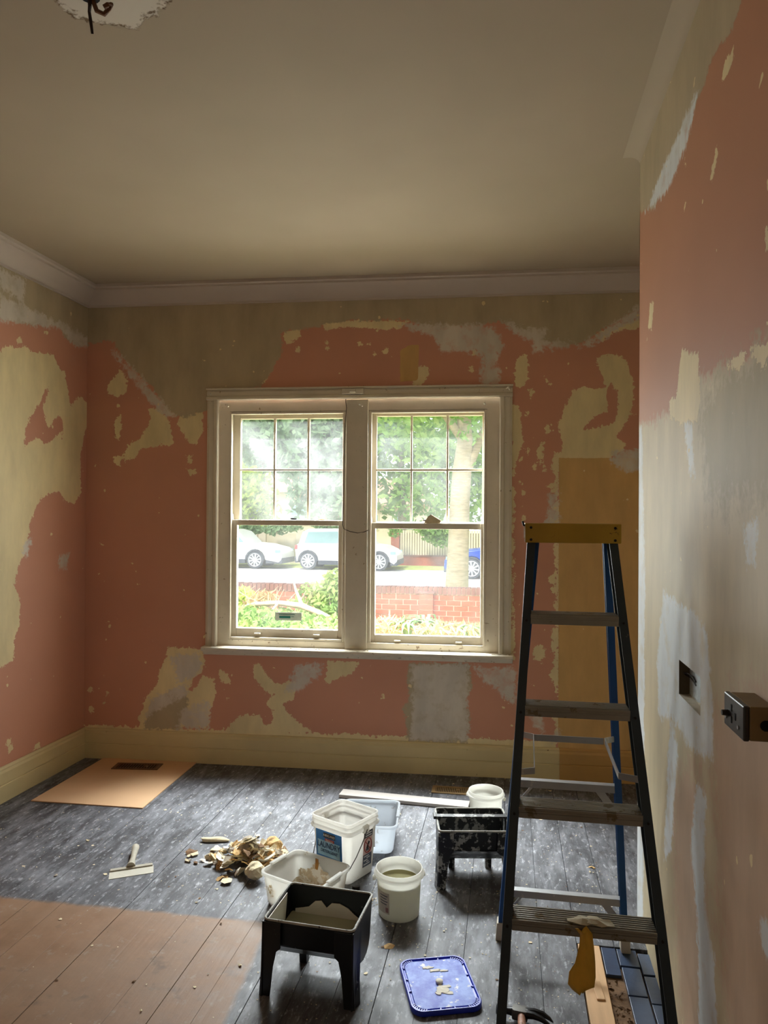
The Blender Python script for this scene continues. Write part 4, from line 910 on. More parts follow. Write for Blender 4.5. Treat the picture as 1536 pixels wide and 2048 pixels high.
# ------------------------------------------------------------------ round buckets
def bucket(name, loc, rz, label, r0, r1, H, water, stick):
    t_ = empty(name, loc, rz, label, 'bucket', 'round white buckets')
    def c_(r, z): return (circ(r), z)
    f = lambda z: r0+(r1-.008-r0)*z/H
    mk('bucket_body', loft(B(), [c_(r0-.004, 0), c_(r0, .004), c_(f(H-.045), H-.045), c_(f(H-.044)+.002, H-.044), c_(f(H-.025)+.002, H-.03), c_(r1+.003, H-.026), c_(r1+.004, H-.018), c_(r1-.003, H-.014), c_(r1-.003, H-.003), c_(r1-.004, H), c_(r1-.008, H), c_(r1-.011, H-.02), c_(r0-.003, .012)]), 'white_plastic', t_, smooth=35)
    for s in (-1, 1): mk('ear', tube(B(), [(s*(r1-.002), 0, H-.036), (s*(r1+.009), 0, H-.036)], .009, 10), 'white_plastic', t_)
    hp = [(math.cos(math.pi*k/12)*(r1+.008), math.sin(math.pi*k/12)*(r1+.006), H-.036-math.sin(math.pi*k/12)*.02) for k in range(13)]
    mk('handle', tube(B(), hp, .0025, 6), 'white_plastic', t_)
    if water: mk('water', loft(B(), [c_(f(H-.05)-.006, H-.053), c_(f(H-.05)-.006, H-.05)]), 'bucket_water', t_)
    if stick:
        def arc(nm, a0, a1, z0, z1, m_, off):
            g = B(); n = 6; lo_ = []; hi_ = []
            for k in range(n+1):
                a = R(a0+(a1-a0)*k/n); lo_.append(g.verts.new(((f(z0)+off)*math.cos(a), (f(z0)+off)*math.sin(a), z0))); hi_.append(g.verts.new(((f(z1)+off)*math.cos(a), (f(z1)+off)*math.sin(a), z1)))
            for k in range(n): g.faces.new((lo_[k], lo_[k+1], hi_[k+1], hi_[k]))
            return mk(nm, g, m_, t_)
        arc('paper_label', -170, -128, .03, .115, [plain('worn_paper_label', C(196, 188, 176), .7, .12, 40, 0)], .0006)
        arc('label_square', -140, -131, .036, .056, [plain('faded_red_print', C(150, 112, 108), .6, .1, 40, 0)], .001)
        for k in range(4): arc('label_print', -160, -136+3*(k % 2), .066+k*.011, .07+k*.011, 'label_grey', .001)
    return t_
bucket('round_bucket', (-.437, 2.968, 0), R(20), 'round white bucket half full of cloudy water beside the laundry pail', .083, .1, .186, True, True)
bucket('round_bucket', (-.115, 3.945, 0), R(-10), 'empty round white bucket at the back between scuttle and ladder', .082, .096, .165, False, False)

# ------------------------------------------------------------------ blue pail lid
q = [fl(x, y, .012) for x, y in ((808, 1924), (924, 1917), (957, 2012), (826, 2028))]
cl_ = sum(q)/4; a_ = math.atan2((q[1]-q[0]+q[2]-q[3])[1], (q[1]-q[0]+q[2]-q[3])[0])
LW, LD = np.linalg.norm(q[1]-q[0]+q[2]-q[3])/2+.022, np.linalg.norm(q[0]-q[3]+q[1]-q[2])/2+.02
lid = empty('pail_lid', (cl_[0], cl_[1], 0), a_, 'blue plastic pail lid smeared with white plaster lying on the floor', 'lid')
def lr(e, z, rad=.04): return (rring(LW+e, LD+e, rad, 8), z)
mk('lid_rim', loft(B(), [lr(-.012, 0), lr(0, .003), lr(0, .016), lr(-.004, .019), lr(-.012, .019), lr(-.018, .013, .036), lr(-.03, .012, .034)]), 'blue_lid', lid, smooth=40)
mk('lid_panel', loft(B(), [lr(-.03, .011, .034), lr(-.034, .0165, .033)]), 'blue_chalk', lid)
ring = rring(LW-.021, LD-.021, .036, 7); g = B()
for i in range(0, len(ring)):
    for f_ in (0, .33, .66) if (i % 8 == 7) else (0,):
        a, b = Vector(ring[i]+(0,)), Vector(ring[(i+1) % len(ring)]+(0,)); p = a.lerp(b, f_); d = Vector((p.x, p.y, 0)).normalized()
        sweep(g, rect(-.002, .002, 0, .004), p-d*.006+Vector((0, 0, .0125)), p+d*.006+Vector((0, 0, .0125)), Vector((-d.y, d.x, 0)), (0, 0, 1))
mk('lid_tabs', g, 'blue_lid', lid)['kind'] = 'stuff'
mk('bung', loft(B(), [(circ(.011, 20), .0165), (circ(.0125, 20), .018), (circ(.0125, 20), .024), (circ(.010, 20), .026)]), 'plaster_white', lid, smooth=40)
g = B()
for cx, cy, sx_, sy_ in ((-.022, .085, .02, .009), (-.004, .066, .022, .008), (.028, .06, .016, .005), (.0, -.035, .024, .026), (.02, -.026, .016, .009), (-.016, -.055, .012, .01), (.02, -.06, .018, .008)):
    n = 14; pts = []
    for k in range(n):
        a = 2*math.pi*k/n; s_ = random.uniform(.55, 1.25); pts.append((cx+sx_*s_*math.cos(a), cy+sy_*s_*math.sin(a)))
    prism(g, pts, .0166, .0178+random.random()*.0012, 'z')
mk('plaster_smear', g, 'plaster_white', lid)['kind'] = 'stuff'

# ------------------------------------------------------------------ filling knife
ka, kb, kh = fl(217, 1760), fl(307, 1746), fl(272, 1704)
kc = (ka+kb)/2; kr = math.atan2((kb-ka)[1], (kb-ka)[0]); KW = np.linalg.norm(kb-ka)
kn = empty('filling_knife', (kc[0], kc[1], .001), kr, 'broad filling knife with white crusted blade lying on the dark boards', 'knife')
mk('blade', prism(B(), [(-KW/2, 0), (KW/2, 0), (KW/2+.004, .075), (-KW/2+.004, .085)], 0, .0016, 'z'), 'knife_blade', kn)
g = bx(-KW/2+.006, KW/2, .066, .088, .0016, .008); mk('blade_spine', g, 'knife_handle', kn, bevel=.003)
hd = Vector((kh[0]-kc[0], kh[1]-kc[1], 0)); hd.rotate(Matrix.Rotation(-kr, 3, 'Z'))
p1 = Vector((.0, .08, .008)); p2 = Vector((hd.x, hd.y, .028))
mk('handle', tube(B(), [p1, p1.lerp(p2, .1), p1.lerp(p2, .35), p1.lerp(p2, .7), p1.lerp(p2, .95), p2], [.02, .017, .012, .015, .017, .010], 12), 'knife_handle', kn, smooth=50)

# ------------------------------------------------------------------ hammer
hh = fl(1040, 2027, .025)
ham = empty('claw_hammer', (hh[0], hh[1], 0), R(-8), 'claw hammer with worn wooden handle lying under the ladder', 'hammer')
g = tube(B(), [(-.075, .0, .026), (-.06, .0, .026), (-.056, 0, .026), (-.035, 0, .026), (-.02, 0, .027)], [.016, .016, .011, .011, .015], 14)
mk('hammer_face', g, 'black_steel', ham, smooth=40)
mk('eye_block', loft(B(), [(rring(.05, .034, .008), .012), (rring(.052, .036, .008), .026), (rring(.048, .032, .008), .042)]), 'steel', ham, smooth=40)
g = B()
for s in (-1, 1): tube(g, [(.018, s*.006, .03), (.045, s*.010, .034), (.07, s*.013, .03), (.092, s*.015, .018), (.103, s*.016, .008)], [.013, .011, .009, .006, .002], 8)
mk('claw', g, 'black_steel', ham, smooth=40)
mk('handle', tube(B(), [(.006, -.012, .027), (.012, -.05, .026), (.02, -.11, .025), (.028, -.17, .022), (.036, -.24, .02), (.042, -.29, .02), (.043, -.3, .02)], [.012, .013, .0125, .012, .015, .0165, .012], 12), 'wood_handle', ham, smooth=50)

# ------------------------------------------------------------------ boards, blocks and patches on the floor
wa, wb = fl(682, 1590), fl(938, 1615)
d_ = (wb-wa)/np.linalg.norm(wb-wa); wl_ = np.linalg.norm(wb-wa)
plk = empty('white_plank', tuple((wa+wb)/2), math.atan2(d_[1], d_[0]), 'long white primed plank lying flat behind the tub and bucket', 'plank')
mk('plank', bx(-wl_/2, wl_/2, -.045, .045, .0015, .02), 'white_board', plk, bevel=.002)
blk = fl(1198, 1985)
tag(mk('wood_block', bx(-.014, .014, -.05, .05, 0, .016), 'tan_wood', None, bevel=.002), 'small offcut of pale wood lying in the hearth gap', 'wood'); o = bpy.data.objects['wood_block']; o.location = (blk[0]-.002, blk[1], -.006); o.rotation_euler = (0, 0, R(4))
# tan sheet in the far left corner with a floor grille in it
sh = [fl(62, 1603), fl(285, 1618), fl(397, 1523), fl(210, 1516)]
g = prism(B(), [(p[0], p[1]) for p in sh], .0008, .0065, 'z')
tag(mk('hardboard_sheet', g, [plain('tan_hardboard', C(212, 174, 136), .6, .08, 2, .1, 40, obj=False, splat=C(150, 108, 78), sthr=.7, sscale=10)]), 'tan hardboard sheet lying on the floor in the far left corner', 'sheet')
def grille(name, pts, label, mat, z, slots, debris=False):
    p = [fl(*a) for a in pts]; c0 = sum(p)/4; e = (p[1]-p[0]+p[2]-p[3])/2; a = math.atan2(e[1], e[0]); Wv = np.linalg.norm(e); Dv = max(.1, np.linalg.norm((p[0]-p[3]+p[1]-p[2])/2))
    t_ = empty(name, (c0[0], c0[1], z), a, label, 'vent', 'floor vents')
    mk('duct', bx(-Wv/2+.008, Wv/2-.008, -Dv/2+.008, Dv/2-.008, .0005, .001), 'void', t_)
    g = B()
    for a4 in ((-Wv/2, Wv/2, -Dv/2, -Dv/2+.018), (-Wv/2, Wv/2, Dv/2-.018, Dv/2), (-Wv/2, -Wv/2+.022, -Dv/2+.018, Dv/2-.018), (Wv/2-.022, Wv/2, -Dv/2+.018, Dv/2-.018)): box(g, *a4, .0005, .006)
    mk('grille_frame', g, mat, t_, bevel=.001)
    L = Wv-.044
    for k in range(slots):
        x = -L/2+L*(k+.5)/slots; mk('louvre', bx(x-.003, x+.003, -Dv/2+.018, Dv/2-.018, .001, .005), mat, t_)
    mk('damper_lever', bx(L*.18, L*.18+.02, -.012, .012, .005, .009), mat, t_)
    return t_
grille('floor_vent', ((862, 1586), (938, 1591), (940, 1577), (866, 1572)), 'brass floor vent with open slots by the back skirting board', 'brass', 0, 17)
grille('floor_vent', ((222, 1541), (318, 1542), (323, 1531), (236, 1528)), 'rusty brown floor vent set in the tan hardboard sheet', 'brown_vent', .006, 15)
g = B()
dm = fl(735, 1830)
rub = empty('dirt_smear', (dm[0]-.05, dm[1]+.08, .0), 0, 'patch of crumbled brown plaster between the pail and round bucket', 'plaster', kind='stuff')
for i in range(120):
    x, y = random.gauss(0, .05), random.gauss(0, .04); s = random.uniform(.003, .012)
    v = [g.verts.new((x+random.uniform(-s, s), y+random.uniform(-s, s), zq)) for zq in (.0005, .0005, .0005, random.uniform(.003, .008))]
    for f_ in ((0, 1, 3), (1, 2, 3), (2, 0, 3)): g.faces.new([v[k] for k in f_])
o = mk('crumbs', g, 'plaster_crust', rub); o['kind'] = 'stuff'
kc_ = fl(713, 1772, .01)
tag(mk('black_cap', loft(B(), [(circ(.016, 18), 0), (circ(.018, 18), .004), (circ(.017, 18), .018), (circ(.012, 18), .02)]), 'bakelite', None, smooth=40), 'small black plastic cap lying at the foot of the laundry pail', 'cap'); bpy.data.objects['black_cap'].location = (kc_[0]+.0, kc_[1]-.012, 0)

# ------------------------------------------------------------------ heap of stripped wallpaper and plaster
chips = []
def chip_mesh(seed, s):
    rr = random.Random(seed); n = rr.randint(6, 9); g = B()
    pts = [(s*math.cos(2*math.pi*k/n)*rr.uniform(.55, 1.2), s*.7*math.sin(2*math.pi*k/n)*rr.uniform(.55, 1.2)) for k in range(n)]
    cx, cy = rr.uniform(-15, 15), rr.uniform(-15, 15); th = rr.uniform(.002, .004)
    zf = lambda x, y: cx*x*x+cy*y*y+rr.uniform(-.003, .003)
    top = [g.verts.new((x, y, zf(x, y)+th)) for x, y in pts]; bot = [g.verts.new((v.co.x*.97, v.co.y*.97, v.co.z-th)) for v in top]
    ct, cb = g.verts.new((0, 0, th+.003)), g.verts.new((0, 0, .002))
    for k in range(n):
        j = (k+1) % n; g.faces.new((ct, top[k], top[j])); g.faces.new((cb, bot[j], bot[k])); g.faces.new((top[k], bot[k], bot[j], top[j]))
    me = bpy.data.meshes.new('scrap'); bmesh.ops.recalc_face_normals(g, faces=g.faces[:]); g.to_mesh(me); g.free(); return me
CM = []
for k in range(14):
    me = chip_mesh(k+3, [.018, .026, .034, .044][k % 4]); me.materials.append(M[['chip_cream', 'chip_grey', 'chip_tan', 'chip_cream', 'chip_brown', 'chip_cream', 'chip_pale'][k % 7]]); CM.append(me)
hc_, hr_ = fl(490, 1722), fl(560, 1690)
rr = random.Random(11)
for i in range(215):
    k = i % 14
    u, v_ = rr.gauss(0, 1), rr.gauss(0, 1)
    if i > 150: u = u*.5+1.2; v_ = v_*.6+.7
    bx_, by_ = hc_[0]+u*.105+v_*.01, hc_[1]+v_*.075
    if (bx_-ctr[0])**2+(by_-ctr[1])**2 < .19**2: bx_ -= .16; by_ += .04
    hgt = .09*math.exp(-((bx_-hc_[0]-.01)**2+(by_-hc_[1])**2)/(2*.085**2))
    o = bpy.data.objects.new('wallpaper_scrap', CM[k]); COL.objects.link(o)
    o.location = (bx_, by_, .004+hgt*rr.uniform(.3, 1)); o.rotation_euler = (rr.uniform(-.6, .6)*(1 if hgt > .01 else .2), rr.uniform(-.6, .6)*(1 if hgt > .01 else .2), rr.uniform(0, 6.3)); o.scale = [rr.uniform(.6, 1.25)]*3
    du, dv = (bx_-hc_[0])/.105, (by_-hc_[1])/.075
    where = ('at the back right of' if dv > 1 else 'on the right of') if du > 1 else ('at the far left of' if du < -1.3 else 'on the left of') if du < -.6 else 'at the front of' if dv < -.8 else 'at the back of' if dv > .8 else 'in the middle of'
    colr = ['cream', 'grey', 'tan', 'cream', 'dark brown', 'cream', 'white'][k % 7]; siz = ['small', 'middling', 'large', 'broad curled'][k % 4]
    tag(o, f'{siz} {colr} torn scrap {where} the scrap heap', 'scrap', 'stripped scraps heaped on the floor')
# a long roll and a paper ball in the heap
def lump(name, at_, s, mat, label, sq=(1, 1, .8)):
    g = B(); bmesh.ops.create_icosphere(g, subdivisions=3, radius=s)
    for v in g.verts: v.co = Vector((v.co.x*sq[0], v.co.y*sq[1], v.co.z*sq[2]))*(1+.3*mnoise.noise(v.co*40+Vector((s*99, 0, 0)))); v.co.z += s*sq[2]*.85
    o = mk(name, g, mat, None); o.location = at_; return tag(o, label, 'scrap')
p = fl(430, 1683); lump('wallpaper_roll', (p[0], p[1], 0), .03, 'chip_cream', 'long curled cream strip lying behind the scrap heap', (2.4, .6, .4)).rotation_euler = (0, 0, R(12))
p = fl(510, 1735, .04); lump('crumpled_paper', (p[0]+.01, p[1]-.03, .012), .042, 'chip_cream', 'crumpled ball of cream paper on the front of the scrap heap')
p = fl(500, 1690, .06); lump('crumpled_paper', (p[0], p[1], .02), .05, 'chip_grey', 'grey crumpled paper on top of the scrap heap')
p = fl(545, 1685, .04); lump('crumpled_paper', (p[0], p[1], .0), .042, 'chip_tan', 'orange tan crumpled paper at the back right of the scrap heap')
# single scraps lying about
for x, y, s, k, lab_ in ((480, 1932, .5, 0, 'small folded cream chip on the tan boards left of the scuttle leg'), (113, 1961, .35, 4, 'brown curl on the tan boards at the far left'), (268, 1964, .4, 4, 'brown curl on the tan boards nearer the middle'), (282, 2023, .35, 0, 'cream chip on the tan boards near the bottom edge'),
                         (112, 1752, .45, 1, 'pale scrap on the dark boards left of the filling knife'), (780, 1893, .8, 2, 'crumpled tan scrap on the boards in front of the round bucket'), (176, 1682, .6, 0, 'flat pale scrap on the dark boards above the filling knife'), (393, 1806, .4, 0, 'round cream chip on the dark boards below the scrap heap'),
                         (1184, 1735, .5, 2, 'tan scrap lying on the boards seen between the ladder rails'), (1180, 1745, .4, 0, 'white scrap beside the tan one seen between the ladder rails'), (1165, 1975, .4, 4, 'brown shaving on the pale border plank'), (1172, 1580, .7, 0, 'cream flake near the back skirting seen through the ladder'), (1100, 1583, .6, 0, 'long cream flake by the back skirting behind the ladder'), (442, 1848, .35, 4, 'brown curl on the edge of the tan boards')):
    p = fl(x, y); o = bpy.data.objects.new('wallpaper_scrap', CM[k]); COL.objects.link(o); o.location = (p[0], p[1], .003); o.rotation_euler = (.15, .1, x); o.scale = (s, s, s); tag(o, lab_, 'scrap')
KEEP = [(ctr[0], ctr[1], .19), (c2[0], c2[1], .19), (pc_[0], pc_[1], .16), (-.437, 2.968, .1), (-.115, 3.945, .1), (cl_[0], cl_[1], .17), (kc[0], kc[1], .1)]+[(wa[0]+(wb-wa)[0]*f_, wa[1]+(wb-wa)[1]*f_, .07) for f_ in np.linspace(0, 1, 12)]
# paint flecks all over the boards
g = B(); rr = random.Random(5)
for i in range(2600):
    x, y = rr.uniform(-2.6, .5), rr.uniform(1.9, 4.5)
    if rr.random() < .5: x, y = rr.gauss(-.5, .8), rr.gauss(3.2, .7)
    if not (-2.7 < x < .5 and 1.8 < y < 4.5): continue
    if x > .25 and y < hy1: continue
    if x < -1.5 and y > 4.0: continue
    if any((x-a_[0])**2+(y-a_[1])**2 < a_[2]**2 for a_ in KEEP): continue
    if y < 2.88-.1*(x+1) and x < -.72 and rr.random() < .85: continue
    s = rr.uniform(.0012, .0045)*(2.2 if rr.random() < .1 else 1); n = rr.randint(4, 6); a0 = rr.random()*6
    z = .0012+rr.random()*.001; v = [g.verts.new((x+s*math.cos(a0+k*6.283/n)*rr.uniform(.4, 1.2), y+s*math.sin(a0+k*6.283/n)*rr.uniform(.4, 1.2), z+rr.random()*.0012)) for k in range(n)]
    g.faces.new(v).material_index = 0 if rr.random() < .78 else (1 if rr.random() < .6 else 2)
tag(mk('paint_flakes', g, ['chip_cream', 'chip_brown', 'chip_grey']), 'paint flakes and grit strewn over the floorboards', 'flakes', kind='stuff')

# ------------------------------------------------------------------ outdoors
GZ = -.40
tag(mk('garden_ground', bx(-14, 12, 4.95, 12.2, GZ-.2, GZ+.12), 'soil'), kind='structure')
tag(mk('street_verge', bx(-20, 14, 12.2, 17.5, GZ-.2, GZ), 'verge'), kind='structure')
tag(mk('street', bx(-40, 30, 17.5, 28.0, GZ-.2, GZ-.01), 'road'), kind='structure')
tag(mk('far_verge', bx(-40, 30, 28.0, 60, GZ-.2, GZ+.04), 'verge'), kind='structure')

# brick garden wall, brick by brick
YW = 12.0; zw1 = dep(715, 1172, YW)[2]; xw0, xw1 = dep(440, 1170, YW)[0]-.5, dep(1000, 1170, YW)[0]+1.6
fen = empty('brick_garden_wall', ((xw0+xw1)/2, YW, GZ), 0, 'low red brick garden wall with dark coping outside both windows', 'wall')
fx0, fx1 = xw0-(xw0+xw1)/2, xw1-(xw0+xw1)/2; ht = zw1-.11-GZ
mk('mortar_core', bx(fx0, fx1, .012, .22, 0, ht+.1), 'mortar', fen)
proto = None
def brick_at(nm, me, x, y, z):
    o = bpy.data.objects.new(nm, me); COL.objects.link(o); o.parent = fen; o.location = (x, y, z); return o
def bmesh_box(nm, w_, d_, h_, m_):
    g = bx(-w_/2, w_/2, 0, d_, 0, h_); bmesh.ops.bevel(g, geom=g.edges[:], offset=.004, segments=1); me = bpy.data.meshes.new(nm); g.to_mesh(me); g.free(); me.materials.append(M[m_]); return me
mb, mh, mc = bmesh_box('brick', .226, .1, .071, 'brick'), bmesh_box('half_brick', .11, .1, .076, 'brick'), bmesh_box('coping_brick', .066, .24, .108, 'brick_dark')
row = 0; z = ht-.086
while z > .1 and row < 9:
    x = fx0+.115+(.12 if row % 2 else 0)
    while x < fx1-.1:
        brick_at('brick', mb, x, random.uniform(-.003, .003), z); x += .24
    z -= .086; row += 1
x = fx0+.04
while x < fx1:
    brick_at('coping_brick', mc, x, -.015, ht+.004+random.uniform(-.004, .004)); x += .078
pxx = (dep(838, 1210, YW)[0]+dep(869, 1210, YW)[0])/2-(xw0+xw1)/2; zp = dep(850, 1187, YW-.12)[2]-GZ
z = zp-.086
mk('pier_core', bx(pxx-.11, pxx+.11, -.11, .03, 0, zp-.004), 'mortar', fen)
while z > .1: brick_at('pier_brick', mb, pxx, -.125+random.uniform(-.003, .003), z); z -= .086
mk('pier_cap', sweep(B(), [(-.14, 0), (0, .0), (0, .03), (-.14, .012)], (pxx-.14, 0, zp), (pxx+.14, 0, zp), (0, 1, 0), (0, 0, 1)), 'brick_dark', fen)

# foliage: clouds of single leaves
def leaves(name, blobs, n, size, mat, parent=None, ar=2.0):
    P = []; F = []; tot = sum(b[3]*b[4]*b[5] for b in blobs)
    for bx_, by_, bz_, rx, ry, rz in blobs:
        k = max(4, int(n*rx*ry*rz/tot)); d = rng.normal(size=(k, 3)); d /= np.linalg.norm(d, axis=1)[:, None]
        c = np.array([bx_, by_, bz_])+d*(rng.random((k, 1))**.45)*np.array([rx, ry, rz])
        a = rng.normal(size=(k, 3)); a /= np.linalg.norm(a, axis=1)[:, None]; b = np.cross(a, rng.normal(size=(k, 3))); b /= np.linalg.norm(b, axis=1)[:, None]
        s = size*rng.uniform(.6, 1.3, (k, 1)); i0 = len(P)*0+sum(len(q) for q in P)
        q = np.stack([c-a*s*ar/2, c-b*s/2+a*s*.1, c+a*s*ar/2, c+b*s/2+a*s*.1], 1).reshape(-1, 3); P.append(q)
        F += [(i0+4*j, i0+4*j+1, i0+4*j+2, i0+4*j+3) for j in range(k)]
    me = bpy.data.meshes.new(name); me.from_pydata(np.concatenate(P).tolist(), [], F); me.materials.append(M[mat])
    o = bpy.data.objects.new(name, me); COL.objects.link(o); o['kind'] = 'stuff'
    if parent: o.parent = parent; o.matrix_parent_inverse = parent.matrix_world.inverted() if False else Matrix.Translation(-Vector(parent.location))
    return o
def wtube(name, pts, rad, mat, par, n=10):
    o = mk(name, tube(B(), [Vector(p)-Vector(par.location) for p in pts], rad, n), mat, par, smooth=60); return o
def blob(x, y, Y, r, ry=None, rz=None):
    p = dep(x, y, Y); return (p[0], p[1], p[2], r, ry or r, rz or r)
# street tree right behind the wall
YT = 14.0
tb = dep(916, 1165, YT); tr = empty('street_tree', (tb[0], YT, GZ), 0, 'pale barked street tree rising behind the garden wall in the right window', 'tree')
wtube('trunk', [(dep(914, 1165, YT)[0], YT, GZ), dep(914, 1165, YT), dep(917, 1080, YT), dep(920, 1000, YT), dep(924, 940, YT), dep(930, 880, YT), dep(926, 800, YT), dep(915, 700, YT)], [.24, .22, .20, .19, .185, .15, .12, .08], 'bark', tr, 14)
wtube('bough', [dep(925, 960, YT), dep(948, 910, YT), dep(968, 860, YT+.2), dep(1000, 780, YT+.3)], [.10, .08, .07, .05], 'bark', tr)
wtube('bough', [dep(926, 880, YT), dep(890, 830, YT-.2), dep(840, 780, YT-.6), dep(760, 740, YT-.8)], [.09, .07, .05, .03], 'bark', tr)
leaves('foliage', [blob(790, 860, 13.2, .55), blob(850, 830, 13.5, .6), blob(770, 800, 13.0, .8), blob(830, 900, 13.3, .45), blob(880, 870, 14.4, .6), blob(950, 830, 13.6, .55), blob(955, 900, 14.2, .4), blob(860, 960, 14.6, .55), blob(800, 985, 14.6, .5), blob(890, 1000, 14.6, .45), blob(960, 1000, 14.5, .4), blob(880, 740, 14, 1.3), blob(970, 740, 14, 1.2), blob(760, 700, 13.6, 1.3)], 4300, .085, 'leaf_mid', tr)
# taller trees across the road
def tree(Y, x, ytop, blobs, n, size, mat, label):
    b = dep(x, 1130, Y); t_ = empty('leafy_tree', (b[0], Y, GZ), 0, label, 'tree', 'trees across the road')
    wtube('trunk', [(b[0], Y, GZ), (b[0]+.1, Y, 1.5), (b[0], Y, dep(x, ytop, Y)[2])], [.28, .22, .1], 'bark', t_)
    leaves('foliage', [blob(*q) for q in blobs], n, size, mat, t_); return t_
tree(31.5, 640, 900, [(640, 900, 31.5, 2.3), (600, 860, 31.5, 2.2), (690, 880, 32, 2.4), (560, 900, 32, 1.6), (650, 980, 31, 1.6), (690, 1000, 31, 1.4), (620, 1000, 31, 1.2), (580, 830, 31.5, 2.2), (660, 800, 32, 3)], 6500, .24, 'leaf_dark', 'dense dark green tree filling the upper panes of the left sash')
tree(33, 520, 840, [(510, 860, 33, 2.2), (470, 830, 33, 2.6), (545, 800, 33, 2.5), (520, 920, 33, 1.2)], 2500, .26, 'leaf_dark', 'pale green tree at the far left of the upper left panes')
tree(30.6, 500, 1000, [(500, 990, 30.6, 1.3), (480, 1020, 30.6, 1.3), (520, 1025, 30.6, 1.0), (495, 960, 30.6, .8), (460, 980, 30.6, 1.4)], 2600, .16, 'leaf_lime', 'bright lime green tree low in the left window')
tree(34, 800, 880, [(780, 980, 34, 1.4), (830, 1000, 34, 1.6), (880, 960, 34, 1.8), (860, 860, 34, 2.6), (940, 900, 34, 2.4), (980, 980, 34, 2), (770, 870, 35, 2)], 3600, .24, 'leaf_mid', 'airy green tree behind the street tree in the right window')
tree(33.5, 1090, 860, [(1060, 940, 33.5, 2.4), (1120, 900, 33.5, 2.6), (1040, 990, 33.5, 1.6), (1180, 960, 34, 2.4), (1090, 820, 34, 3)], 3200, .25, 'leaf_dark', 'leafy tree beyond the right edge of the right window')
sh_ = empty('overhanging_shrub', tuple(dep(870, 1130, 29.2)), 0, 'green shrub hanging over the white picket fence across the road', 'shrub')
leaves('foliage', [blob(868, 1066, 29.0, .55, .4, .45), blob(895, 1068, 29.0, .6, .4, .5), blob(850, 1060, 29, .4, .3, .25), blob(880, 1082, 28.9, .35, .3, .25), blob(790, 1060, 29, .35, .3, .3)], 1500, .1, 'leaf_mid', sh_)
s2_ = empty('overhanging_branch', tuple(dep(560, 1130, 29.2)), 0, 'green leafy branch hanging above the gap between the white cars', 'shrub')
leaves('foliage', [blob(500, 1058, 29.1, .7, .3, .22), blob(550, 1058, 29.1, .6, .3, .28), blob(580, 1054, 29.1, .6, .3, .2), blob(650, 1052, 29.2, .6, .3, .15), blob(478, 1075, 29.2, .25, .3, .4)], 1300, .1, 'leaf_dark', s2_)

# picket fence on a brick base across the road
YF = 29.9
f2 = empty('picket_fence', tuple(dep(850, 1136, YF)), 0, 'cream picket fence on a red brick base across the road', 'fence')
ox, oy, oz = f2.location
xa, xb = dep(783, 1110, YF)[0]-ox, dep(1240, 1110, YF)[0]-ox; zb_, zt_ = dep(850, 1113, YF)[2]-oz, dep(850, 1061, YF)[2]-oz
mk('brick_base', bx(xa, xb, 0, .25, GZ-oz, zb_), 'brick', f2); mk('base_ledge', bx(xa, xb, -.06, .0, GZ-oz, zb_*.22), 'brick', f2)
mk('base_coping', bx(xa, xb, -.04, .28, zb_, zb_+.05), 'brick_dark', f2)
mk('brick_pier', bx(xa-.02, xa+.32, -.05, .3, GZ-oz, zt_+.02), 'brick', f2)
gm = bmesh_box('picket', .075, .03, zt_-zb_-.05, 'picket'); x = xa+.38
while x < xb:
    o = bpy.data.objects.new('picket', gm); COL.objects.link(o); o.parent = f2; o.location = (x, .08, zb_+.05); x += .105
mk('fence_backing', bx(xa+.3, xb, .13, .16, zb_+.05, zt_-.1), 'bark', f2)
f3 = empty('rendered_fence', tuple(dep(530, 1135, YF)), 0, 'cream rendered wall with piers behind the white cars', 'fence')
ox, oy, oz = f3.location; xa, xb = dep(430, 1110, YF)[0]-ox, dep(700, 1110, YF)[0]-ox
mk('wall_panel', bx(xa, xb, 0, .2, GZ-oz, dep(530, 1066, YF)[2]-oz), 'render_wall', f3)
for x in (508, 525, 600): p = dep(x, 1100, YF)[0]-ox; mk('pier', bx(p-.16, p+.16, -.05, .25, GZ-oz, dep(530, 1060, YF)[2]-oz), 'house_wall', f3)
# houses beyond
def house(x0, x1, ye, yr, Y, label):
    p0, p1 = dep(x0, ye, Y), dep(x1, ye, Y); hs = empty('house', ((p0[0]+p1[0])/2, Y, GZ), 0, label, 'house', 'houses across the road'); w_ = (p1[0]-p0[0])/2; e = p0[2]-GZ; r_h = dep(x0, yr, Y)[2]-GZ
    mk('house_wall', bx(-w_, w_, 0, 8, 0, e), 'house_wall', hs)
    g = B(); v = [g.verts.new(q) for q in ((-w_-.4, -.5, e), (w_+.4, -.5, e), (w_+.4, 8.5, e), (-w_-.4, 8.5, e), (-w_*.55, 4, r_h), (w_*.55, 4, r_h))]
    for q in ((0, 1, 5, 4), (1, 2, 5), (2, 3, 4, 5), (3, 0, 4), (3, 2, 1, 0)): g.faces.new([v[k] for k in q])
    bmesh.ops.recalc_face_normals(g, faces=g.faces[:]); mk('roof', g, 'roof_tile', hs)
    for f in (-.5, .45): wn = mk('window', bx(w_*f-.7, w_*f+.7, -.04, .0, e*.42, e*.8), 'picket', hs); mk('pane', bx(w_*f-.62, w_*f+.62, -.06, -.04, e*.45, e*.77), 'car_glass', wn)
house(455, 660, 985, 925, 44, 'pale house with terracotta roof behind the lime tree'); house(700, 850, 1010, 950, 46, 'pale house behind the picket fence in the right window')

